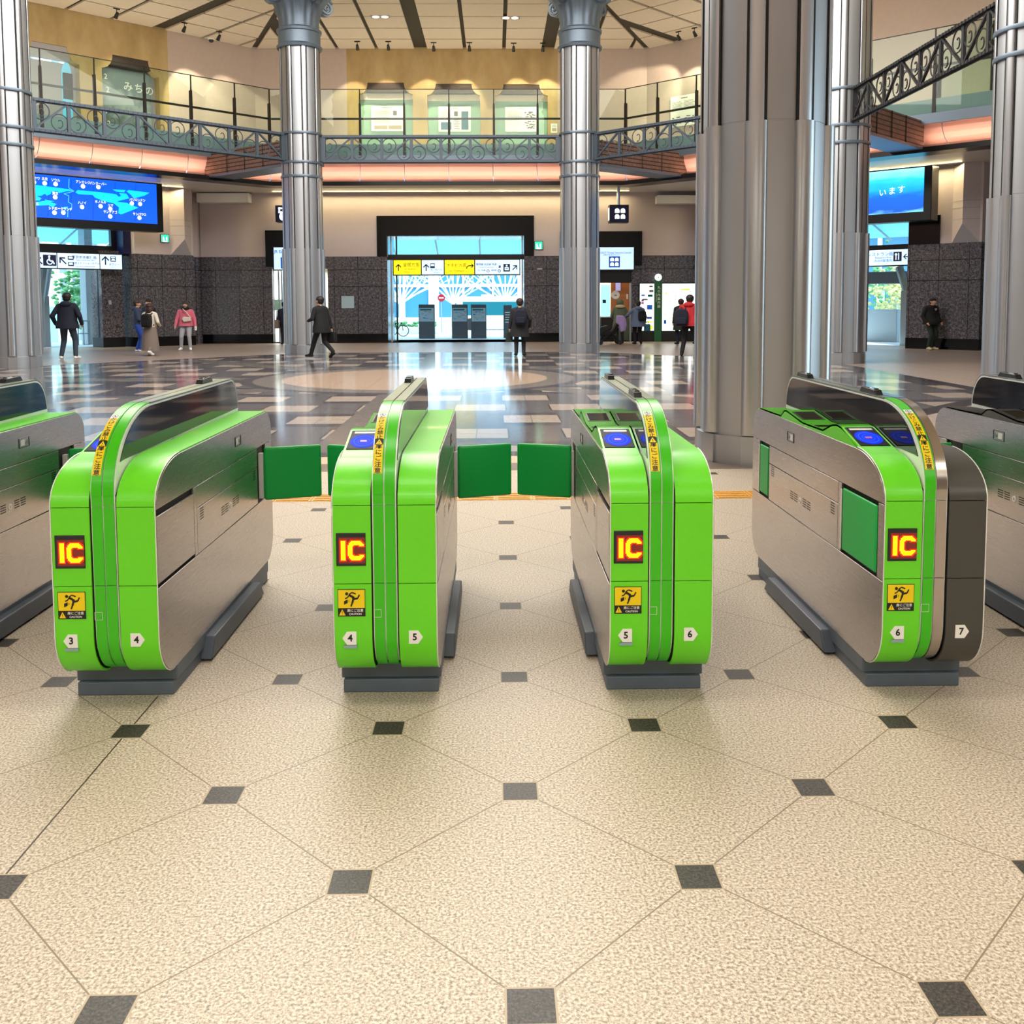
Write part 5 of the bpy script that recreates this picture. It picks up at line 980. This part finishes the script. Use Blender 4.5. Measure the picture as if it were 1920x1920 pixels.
def person(label, px, py, yaw, H, top, leg, shoe, hair='hair', feet=((-.10, 0), (.10, 0)), hands=((-.26, .02, .82), (.26, .02, .82)), lean=0, bulk=1.0, coat=None, skirt=None, hood=None, longhair=False, hat=None, headyaw=0, nod=0, heel=(0, 0), pos=None, face=False, scarf=None):
    p = gz(px, py) if pos is None else Vector(pos); s = H/1.72; root = thing('person', label, 'person', M=T(p.x, p.y, 0) @ Matrix.Rotation(yaw, 4, 'Z') @ Matrix.Diagonal((s*1.12, s*1.12, s, 1)))
    segs = []; fl = Vector((0, lean, 0))
    def sg(a, ra, b, rb, t): segs.append((Vector(a), ra, Vector(b), rb, t))
    pel = Vector((0, 0, .93)); low = min(0, 0)
    che = Vector((0, lean*.7, 1.30)); nk = Vector((0, lean, 1.46)); hd = Vector((0, lean+.015+nod*.05, 1.60-nod*.02))
    b = bulk
    for sx in (-1, 1):
        sg((sx*.07, 0, .93), .105*b, (sx*.09, lean*.5, 1.15), .105*b, 'top'); sg((sx*.09, lean*.5, 1.15), .105*b, (sx*.10, lean*.8, 1.34), .10*b, 'top'); sg((sx*.06, lean*.9, 1.40), .075*b, (sx*.165, lean*.85, 1.375), .068*b, 'top'); sg((sx*.075, 0, .92), .10, (sx*.085, 0, .88), .10, 'leg')
    sg((0, 0, 1.0), .12*b, (0, lean*.8, 1.35), .115*b, 'top'); sg((0, lean*.9, 1.40), .06, hd-Vector((0, .01, .08)), .052, 'skin')
    sg(hd+Vector((0, -.015, .035)), .088, hd+Vector((0, .02, -.02)), .078, 'skin'); sg(hd+Vector((0, .03, -.05)), .055, hd+Vector((0, .05, -.085)), .035, 'skin')
    R = Matrix.Rotation(headyaw, 3, 'Z')
    sg(hd+R @ Vector((0, .088, .0)), .014, hd+R @ Vector((0, .108, -.025)), .017, 'skin')
    for sx in (-1, 1): sg(hd+R @ Vector((sx*.082, -.005, .01)), .018, hd+R @ Vector((sx*.086, -.012, -.025)), .014, 'skin')
    for i, sx in enumerate((-1, 1)):
        fx, fy = feet[i][0], feet[i][1]; hz = heel[i]; an = Vector((fx, fy, .085+hz)); kn, an = ik((sx*.085, 0, .89), an, .42, .415, (sx*.05, 1, 0))
        sg((sx*.085, 0, .89), .098, kn, .066, 'leg'); sg(kn, .066, an+Vector((0, 0, .02)), .052, 'leg')
        dirn = Vector((sx*.25, 1, 0)).normalized(); toe = an+dirn*.15+Vector((0, 0, -.045-min(hz, .2)*.9 if hz else -.045)); toe.z = max(toe.z, .036); hl = an+Vector((0, -.03, -.04)); hl.z = max(hl.z, .04); sg(hl, .042, toe, .036, 'shoe'); sg(an, .045, toe-dirn*.05, .04, 'shoe')
        sh = Vector((sx*.185, lean*.85, 1.37)); el, wr = ik(sh, hands[i], .29, .25, (sx*.6, -1, -.2))
        sg(sh, .062*b, el, .052*b, 'top'); sg(el, .052*b, wr, .040*b, 'top'); d = (wr-el).normalized(); pm = wr+d*.055; sg(wr, .030, pm, .033, 'skin'); side = d.cross(Vector((0, 1, 0.01))).normalized(); fw = side.cross(d)
        for k in range(4): o = fw*(.027-.018*k); q = pm+d*.025+o; L = (.040, .046, .043, .034)[k]; sg(q, .0095, q+d*L*.6-side*sx*.004, .009, 'skin'); sg(q+d*L*.6, .009, q+d*L-side*sx*.018, .0082, 'skin')
        sg(wr+fw*.02+d*.015, .011, wr+fw*.055+d*.055, .009, 'skin')
    m = MB()
    for a, ra, c, rc, t in segs: capsule(m, a, ra, c, rc)
    o = m.build('body', root, smooth=0); k = o.modifiers.new('r', 'REMESH'); k.mode = 'VOXEL'; k.voxel_size = .0135; k = o.modifiers.new('s', 'SMOOTH'); k.iterations = 4; k.factor = .5
    dg = bpy.context.evaluated_depsgraph_get(); me = bpy.data.meshes.new_from_object(o.evaluated_get(dg)); o.modifiers.clear(); o.data = me; me.name = 'body'
    n = len(me.polygons); ce = np.empty(n*3); me.polygons.foreach_get('center', ce); ce = ce.reshape(-1, 3); best = np.full(n, 9.0); lab = np.zeros(n, int); names = ['skin', 'top', 'leg', 'shoe']
    for a, ra, c, rc, t in segs:
        A, B = np.array(a), np.array(c); d = B-A; tt = np.clip(((ce-A) @ d)/max(d @ d, 1e-9), 0, 1); dist = np.linalg.norm(ce-(A+tt[:, None]*d), axis=1)-(ra+(rc-ra)*tt); w = dist < best; best[w] = dist[w]; lab[w] = names.index(t)
    me.materials.clear()
    for q in ('skin', top, leg, shoe): me.materials.append(MAT[q])
    me.polygons.foreach_set('material_index', lab.astype(np.int32)); me.shade_smooth()
    # hair, cap
    if hat: m = MB(); m.ell(hd+Vector((0, -.012, .045)), (.100, .112, .085), hat, 16, 8, -.2); m.ell(hd+R @ Vector((0, .07, .05)), (.07, .075, .012), hat, 12, 6); m.build('cap', root)
    if hair:
        m = MB(); RR = R; m.ell(hd+RR @ Vector((0, -.022, .04)), (.101, .106, .098), hair, 18, 10, -.35, rot=RR); m.ell(hd+RR @ Vector((0, -.045, -.01)), (.088, .068, .085), hair, 14, 10, rot=RR)
        if longhair: m.ell(hd+RR @ Vector((0, -.055, -.10)), (.105, .07, .17), hair, 14, 10, rot=RR); [m.ell(hd+RR @ Vector((q*.075, -.01, -.06)), (.035, .06, .13), hair, 10, 8, rot=RR) for q in (-1, 1)]
        m.build('hair', root)
    if face:
        for sx in (-1, 1): m = MB(); m.ell(hd+R @ Vector((sx*.033, .088, .018)), (.012, .008, .007), 'ink', 8, 6); m.build('eye', root)
        m = MB(); m.ell(hd+R @ Vector((0, .092, -.055)), (.022, .008, .006), 'c_brown', 8, 6); m.build('mouth', root)
    def loft(name, prof, mat, cx=0, n=24, wob=.0):
        m = MB(); v = []; f = []
        for q, (z, rx, ry, yy) in enumerate(prof): v += [(cx+rx*math.cos(2*PI*j/n)*(1+wob*math.sin(5*2*PI*j/n+q)), yy+ry*math.sin(2*PI*j/n)*(1+wob*math.sin(5*2*PI*j/n+q)), z) for j in range(n)]
        for q in range(len(prof)-1):
            for j in range(n): f.append((q*n+j, q*n+(j+1) % n, (q+1)*n+(j+1) % n, (q+1)*n+j))
        m.add(v, f, mat); return m.build(name, root, smooth=70)
    if coat: z0, mt, wd = coat; loft('coat', [(1.36, .16*b, .115*b, lean*.85), (1.2, .195*b, .135*b, lean*.6), (1.0, .20*b, .15*b, 0), (z0+.15, .215*b*wd, .17*b*wd, 0), (z0, .225*b*wd, .18*b*wd, 0), (z0+.01, .21*b*wd, .165*b*wd, 0)], mt, wob=.02)
    if skirt: z0, mt, wd = skirt; loft('skirt', [(1.02, .165, .12, 0), (.9, .19, .15, 0), (.6, .21*wd, .18*wd, 0), (z0, .235*wd, .22*wd, 0), (z0+.01, .22*wd, .20*wd, 0)], mt, wob=.03)
    if hood: m = MB(); m.ell(Vector((0, lean-.075, 1.43)), (.135, .085, .085), hood, 14, 8); m.build('hood', root)
    if scarf: m = MB(); m.tube([(.10*math.cos(t), lean+.01+.095*math.sin(t), 1.465+.01*math.sin(3*t)) for t in [2*PI*j/16 for j in range(16)]], .045, scarf, 8, True); m.build('scarf', root)
    return root
def carry(name, label, cat, root, M, draw):
    t = thing(name, label, cat, M=root.matrix_world @ M); draw(t); return t
def W(): bpy.context.view_layer.update()
def backpack(root, label, mat, y=-.20, z=1.18, x=0, sc=1.0, rz=0):
    W()
    def draw(t):
        m = MB(); m.prism([(-.13, -.20), (.13, -.20), (.15, -.05), (.14, .14), (.09, .21), (-.09, .21), (-.14, .14), (-.15, -.05)], -.07, .07, 'y', mat); m.build('pack', t, bevel=.03)
        m = MB(); m.prism([(-.10, -.16), (.10, -.16), (.11, .0), (-.11, .0)], -.105, -.06, 'y', mat); m.build('pocket', t, bevel=.015)
        for s in (-1, 1): m = MB(); m.tube([(s*.08, .06, .17), (s*.10, .12, .235), (s*.11, .235, .19), (s*.12, .27, .02), (s*.125, .13, -.15)], .016, mat, 6); m.build('strap', t)
        m = MB(); m.tube([(-.03, .03, .20), (0, .02, .25), (.03, .03, .20)], .01, mat, 6); m.build('handle', t)
    return carry('backpack', label, 'backpack', root, T(x, y, z) @ Matrix.Rotation(rz, 4, 'Z') @ Matrix.Scale(sc, 4), draw)
def handbag(root, label, mat, x, y, z, w=.3, h=.24, d=.12, name='bag', rz=0, grip=.14):
    W()
    def draw(t):
        m = MB(); m.prism([(-w/2, -h), (w/2, -h), (w/2*.92, 0), (-w/2*.92, 0)], -d/2, d/2, 'y', mat); m.build('pouch', t, bevel=.02)
        m = MB(); m.tube([(-w*.28, 0, -.01), (-w*.2, 0, grip*.85), (0, 0, grip), (w*.2, 0, grip*.85), (w*.28, 0, -.01)], .011, mat, 6); m.build('handle', t)
    return carry(name, label, 'bag', root, T(x, y, z) @ Matrix.Rotation(rz, 4, 'Z'), draw)
pk = ((-.25, .10, .96), (.25, .10, .96))
person('person in a navy coat and dark trousers, feet apart before the side exit', 129, 673.5, .05, 1.92, 'c_navy', 'c_denim', 'c_white', feet=((-.17, .03), (.16, 0)), hands=((-.29, .06, .92), (.30, .06, .92)), bulk=1.12, coat=(.80, 'c_navy', 1.02), hood='c_navy', nod=.5)
r_ = person('person in a blue jacket and jeans, hand on hip, holding a teal bag', 259, 660, -1.2, 1.72, 'c_blue', 'c_jeans', 'c_white', 'brown_hair', feet=((-.09, -.02), (.10, .08)), hands=((-.20, .12, .98), (.16, .26, 1.0)), bulk=1.05, hood='c_blue', face=True)
handbag(r_, 'teal duffel bag held by the person in the blue jacket', 'c_teal', -.21, .14, .88, .36, .26, .2, 'duffel_bag', 1.2, .06)
r_ = person('person in a cream sweater and long taupe skirt, walking away with a black backpack', 283, 667, -.25, 1.60, 'c_cream', 'c_taupe', 'c_white', 'brown_hair', feet=((-.10, .12), (.11, -.24)), hands=((-.24, .10, .86), (.22, .16, 1.0)), bulk=1.02, skirt=(.17, 'c_taupe', 1.12), longhair=True, heel=(0, .10))
backpack(r_, 'black backpack worn over the cream sweater', 'c_black', -.21, 1.16, .03, 1.05)
person('person with short dark hair behind the blue jacket and cream sweater', 281, 652, PI-.3, 1.76, 'c_navy', 'c_black', 'c_black', feet=((-.09, 0), (.09, 0)), bulk=1.02, face=True)
r_ = person('person in a pink jacket and pale trousers with a black scarf, facing into the hall', 350, 657, PI+.15, 1.67, 'c_pink', 'c_lightgrey', 'c_white', 'brown_hair', feet=((-.13, .10), (.16, 0)), hands=((-.30, .10, .86), (.30, .10, .86)), bulk=1.06, coat=(.86, 'c_pink', 1.02), longhair=True, face=True, scarf='c_black')
W()
def sling(t):
    m = MB(); m.prism([(-.14, -.09), (.09, -.13), (.15, -.02), (.10, .07), (-.10, .05)], -.05, .05, 'y', 'c_cream'); m.build('pouch', t, bevel=.03)
    m = MB(); m.tube([(-.12, 0, .03), (.0, .02, .22), (.12, -.02, .34)], .016, 'c_cream', 6); m.build('strap', t)
carry('sling_bag', 'cream sling bag worn across the pink jacket', 'bag', r_, T(-.06, .20, 1.12), sling)
carry('phone', 'white phone in the hand of the person in pink', 'phone', r_, T(-.315, .15, .78), lambda t: MB().box(-.035, .035, -.005, .005, -.075, .075, 'c_white').build('case', t, bevel=.004))
r_ = person('person in a long black coat striding past the first column with a black briefcase', 604, 672, .95, 1.78, 'c_black', 'c_black', 'c_black', feet=((-.07, .32), (.08, -.30)), hands=((-.20, .24, 1.05), (.28, -.05, .84)), bulk=1.05, coat=(.72, 'c_black', 1.05), heel=(0, .10), lean=.04)
handbag(r_, 'black briefcase carried by the person striding in the long black coat', 'c_black', .30, -.02, .74, .36, .30, .1, 'briefcase', PI/2, .06)
r_ = person('person in a dark grey coat standing with a backpack, facing the main exit', 975, 667.5, -.05, 1.70, 'c_coat', 'c_darkgrey', 'c_black', 'brown_hair', feet=((-.10, 0), (.10, .04)), hands=((-.27, .04, .84), (.26, .06, .88)), bulk=1.04, coat=(.58, 'c_coat', 1.08))
backpack(r_, 'dark navy backpack on the person in the dark grey coat', 'c_navy', -.235, 1.17, .02, 1.1)
handbag(r_, 'slim olive tote held low by the person in the dark grey coat', 'c_darkgreen', -.29, .03, .72, .20, .30, .08, 'tote_bag', .4, .06)
r_ = person('person in an olive hooded parka facing the service counter, behind the stroller', 1162, 643.5, 0, 1.66, 'c_olive', 'c_darkgrey', 'c_black', None, feet=((-.10, 0), (.10, 0)), hands=((-.22, .25, 1.0), (.22, .25, 1.0)), bulk=1.1, coat=(.62, 'c_olive', 1.05), hat=None)
W(); t = MB(); t.ell((0, -.01, 1.615), (.135, .14, .15), 'c_olive', 16, 10, -1.1); t.ell((0, -.09, 1.46), (.17, .10, .08), 'c_beige', 14, 8); t.build('hood', r_)
r_ = person('person in a slate blue coat and black trousers with a backpack, beside the stroller', 1196, 645.5, .15, 1.62, 'c_slate', 'c_black', 'c_black', 'hair', feet=((-.10, 0), (.12, .02)), hands=((-.42, .28, 1.02), (.26, .05, .86)), bulk=1.08, coat=(.70, 'c_slate', 1.12), hood='c_slate')
backpack(r_, 'small black backpack on the slate blue coat', 'c_black', -.235, 1.14, .08, .95)
handbag(r_, 'pale teal tote bag hanging beside the slate blue coat', 'c_teal', .34, .0, .80, .22, .28, .12, 'tote_bag', .3, .10)
r_ = person('person in a red hooded jacket and black trousers, walking close to the largest column', 1291, 667.5, -.45, 1.80, 'c_red', 'c_black', 'c_black', 'hair', feet=((-.14, -.12), (.20, .18)), hands=((-.18, .28, 1.12), (.24, .26, 1.10)), bulk=1.1, hood='c_red', coat=(.84, 'c_red', 1.0), nod=1, lean=.04)
backpack(r_, 'large navy backpack slung over the red jacket', 'c_navy', -.24, 1.08, -.13, 1.15, .3)
person('person in a dark green coat mostly hidden behind the red jacket', 1276, 646, .2, 1.68, 'c_darkgreen', 'c_navy', 'c_black', 'brown_hair', bulk=1.1, coat=(.55, 'c_darkgreen', 1.1))
person('person in a dark jacket and brown trousers, partly hidden by the largest column', 1310, 645, .3, 1.62, 'c_black', 'c_brown', 'c_black', 'hair', bulk=1.05)
r_ = person('person in a black jacket and cap with pale heart patch by the granite', 1745, 655, PI+.35, 1.70, 'c_black', 'c_darkgreen', 'c_beige', 'hair', feet=((-.09, .0), (.10, .02)), hands=((-.26, .10, .90), (.26, .10, .90)), bulk=1.14, coat=(.84, 'c_black', 1.05), hat='c_black', nod=1, lean=-.02, pos=RF.M @ Vector((RF.at(1745, 640, -.5)[0], -.5, 0)))
m = MB(); dsc(m, -.022, .012, .024, 0, 'c_beige'); dsc(m, .022, .012, .024, -.0004, 'c_beige'); poly(m, [(-.044, .004), (0, -.045), (.044, .004)], -.0008, 'c_beige'); m.build('heart_patch', r_, smooth=0, M=T(0, .165, 1.32) @ Matrix.Rotation(PI, 4, 'Z'), recalc=False)
b = BF.M @ Vector((BF.at(534, 600, -1.3)[0], -1.3, 0)); r_ = person('person in a dark top almost hidden behind the first column, at the ticket corner', 0, 0, .2, 1.64, 'c_navy', 'c_black', 'c_black', 'hair', pos=b)
handbag(r_, 'grey brown shoulder bag of the person behind the first column', 'c_taupe', -.27, -.02, 1.0, .28, .34, .14, 'shoulder_bag', 1.3, .38)
# stroller with a lavender jacket over the handle
p = gz(1149, 646); root = thing('stroller', 'dark folding stroller on small wheels beside the slate blue coat', 'stroller', loc=(p.x-.12, p.y, 0), rz=.1)
for x in (-.38, .36):
    for y in (-.2, .2): m = MB(); m.tube([(x, y-.02, .085), (x, y+.02, .085)], .085, 'rubber', 16); m.build('wheel', root)
m = MB()
for y in (-.2, .2): m.tube([(.36, y, .1), (.05, y, .42), (-.38, y, .12)], .018, 'c_black', 6); m.tube([(-.38, y, .12), (.05, y, .45), (.40, y, .98)], .018, 'c_black', 6)
m.tube([(.40, -.2, .98), (.46, 0, 1.02), (.40, .2, .98)], .02, 'c_black', 6); m.build('frame', root)
m = MB(); m.prism([(-.42, .36), (-.05, .30), (.18, .40), (.34, .80), (.26, .84), (.06, .50), (-.40, .44)], -.18, .18, 'y', 'c_black'); m.build('seat', root, bevel=.02)
m = MB(); m.prism([(-.62, .50), (-.40, .36), (.02, .62), (-.10, .72), (-.36, .66)], -.19, .19, 'y', 'c_darkgrey'); m.build('foot_cover', root, bevel=.03)
m = MB(); m.box(-.25, .25, -.17, .17, .20, .34, 'c_black'); m.build('basket', root, bevel=.04)
root = thing('jacket', 'lavender child jacket draped over the stroller handle', 'jacket', loc=(p.x+.26, p.y-.02, 0), rz=.1); m = MB(); m.prism([(-.16, 1.10), (.10, 1.08), (.17, .95), (.14, .50), (-.02, .46), (-.06, .72), (-.18, .80)], -.22, -.05, 'y', 'c_lavender'); m.build('body', root, bevel=.05)
m = MB(); m.tube([(.12, -.14, 1.0), (.17, -.16, .75), (.12, -.15, .52)], [.06, .055, .05], 'c_lavender', 8); m.build('sleeve', root)
# ------------------------------------------------------------------ enclosing shell (behind and beside the view)
m = MB(); m.box(-14, 14, -12.2, -12, 0, 3.7, 'plaster'); struct(m.build('wall_front', smooth=0))
m = MB(); m.box(-14.2, -14, -12, 5.3, 0, 3.7, 'plaster'); struct(m.build('wall_west', smooth=0)); m = MB(); m.box(14, 14.2, -12, 5.3, 0, 3.7, 'plaster'); struct(m.build('wall_east', smooth=0))
m = MB(); m.box(-14.2, 14.2, -12.2, 5.3, 3.7, 3.8, 'cream'); struct(m.build('ceiling_concourse', smooth=0))
m = MB(); m.box(-22, 22, 5.2, 5.3, 3.7, CEIL+.2, 'plaster'); m.box(-22, -14, 5.2, 5.3, 0, 3.7, 'plaster'); m.box(14, 22, 5.2, 5.3, 0, 3.7, 'plaster'); struct(m.build('wall_hall_front', smooth=0))
for nm, fr in (('wall_hall_west', Frame((OX-19.3, OY, 0), PI/2)), ('wall_hall_east', Frame((OX+19.3, OY, 0), -PI/2))): struct(MB().box(-16, 8 if nm.endswith('west') else 8, 0, .3, 0, HG, 'granite').box(-16, 8, 0, .3, HG, HS, 'pink_plaster').build(nm, M=fr.M, smooth=0))
for nm, x in (('wall_gallery_west', OX-19.4), ('wall_gallery_east', OX+19.1)): struct(MB().box(x, x+.3, 5, 13.5, 5.9, CEIL+.1, 'plaster').build(nm, smooth=0))
# ------------------------------------------------------------------ light
def area(name, loc, sx, sy, e, col, rot=(0, 0, 0), spread=PI):
    l = bpy.data.lights.new(name, 'AREA'); l.shape = 'RECTANGLE'; l.size = sx; l.size_y = sy; l.energy = e; l.color = col; l.spread = spread
    o = bpy.data.objects.new(name, l); COL.objects.link(o); o.location = loc; o.rotation_euler = rot; return o
WARM = (1, .86, .68); NEUT = (1, .95, .885); DAY = (.78, .9, 1)
for x in (-5, 0, 5):
    area('concourse_ceiling_light', (x, -.6, 3.66), 2.6, 1.1, 108, NEUT); area('concourse_ceiling_light', (x, 3.2, 3.66), 2.4, .8, 34, NEUT); area('concourse_ceiling_light', (x, -5.5, 3.66), 2.6, 1.4, 110, NEUT)
area('dome_daylight', (OX, OY-1, CEIL-.1), 15, 14, 5200, (1, .95, .88))
area('hall_front_light', (0, 11, CEIL-.2), 14, 4, 480, (1, .84, .66))
for fr in (BF, LF, RF):
    o = area('soffit_wall_wash', (0, 0, 0), 14 if fr is BF else 9, .12, 230, (1, .80, .42)); o.matrix_world = fr.M @ T(0, -.35, 5.90) @ Matrix.Rotation(math.radians(-14), 4, 'X')
def sp(P_, tgt, e, ang=46, col=(1, .86, .60), blend=.35):
    l = bpy.data.lights.new('gallery_spot', 'SPOT'); l.energy = e; l.color = col; l.spot_size = math.radians(ang); l.spot_blend = blend; l.shadow_soft_size = .05
    o = bpy.data.objects.new('gallery_spot', l); COL.objects.link(o); o.location = P_; o.rotation_euler = (Vector(tgt)-Vector(P_)).to_track_quat('-Z', 'Y').to_euler()
def wall_pt(fr, px, py): u, z = fr.at(px, py); return fr.M @ Vector((u, 0, z))
def under(P_, fr): return Vector((P_.x, P_.y, CEIL-.42))
for i, (px, py) in enumerate(((655, 250), (720, 235), (790, 240), (860, 240), (980, 235), (1030, 240))): sp(under(SPB[i], GB), wall_pt(GB, px, py), 300, 62)
for i, (px, py) in enumerate(((240, 200), (375, 225), (450, 240))): sp(under(SPL[i], GL), wall_pt(GL, px, py), (120, 520, 260)[i], 58)
for i, (px, py) in enumerate(((1190, 230), (1290, 215))): sp(under(SPR[i], GR), wall_pt(GR, px, py), 420, 64)
for fr in (GL, GR, GB, GE): o = area('gallery_fill_up', (0, 0, 0), 11, .5, 200, WARM); o.matrix_world = fr.M @ T(0, -1.6, 6.99) @ Matrix.Rotation(PI, 4, 'X')  # added unseen fill facing up to brighten the gallery ceiling
for fr in (GL, GR, GB, GE): o = area('gallery_fill_out', (0, 0, 0), 9, 1.2, 250, WARM); o.matrix_world = fr.M @ T(0, -8.2, CEIL-.12) @ Matrix.Rotation(math.radians(48), 4, 'X')  # added fill kept out of view, tilted outward to brighten the gallery
area('counter_light', BF.M @ Vector(((rx0+rx1)/2, 1.1, 2.9)), 1.6, .8, 140, WARM); area('ticket_corner_light', BF.M @ Vector(((lx0+lx1)/2, 1.0, 2.9)), 1.6, .6, 200, (.9, 1, .95))
# daylight
w = bpy.data.worlds.new('daylight'); S.world = w; w.use_nodes = True; bg = w.node_tree.nodes['Background']; bg.inputs[0].default_value = (.62, .88, 1, 1); bg.inputs[1].default_value = 5
sun = bpy.data.lights.new('sun', 'SUN'); sun.energy = 2.5; sun.angle = .3; so = bpy.data.objects.new('sun', sun); COL.objects.link(so); so.rotation_euler = (math.radians(50), math.radians(10), math.radians(20))
for fr in (BF, LF, RF):   # portals for the daylight through the three exits
    o = area('daylight_portal', (0, 0, 0), 5.4, 4.2, 0, (1, 1, 1)); o.matrix_world = fr.M @ T(0, 1.3, 2.1) @ Matrix.Rotation(-PI/2, 4, 'X'); o.data.cycles.is_portal = True
cy_ = S.cycles; cy_.use_denoising = True; cy_.max_bounces = 7; cy_.diffuse_bounces = 3; cy_.glossy_bounces = 4; cy_.transparent_max_bounces = 12; cy_.transmission_bounces = 2; cy_.sample_clamp_indirect = 4; cy_.caustics_reflective = False; cy_.caustics_refractive = False
S.view_settings.view_transform = 'Standard'; S.view_settings.look = 'None'; S.view_settings.exposure = 0.0; S.view_settings.gamma = 1; S.view_settings.use_curve_mapping = False
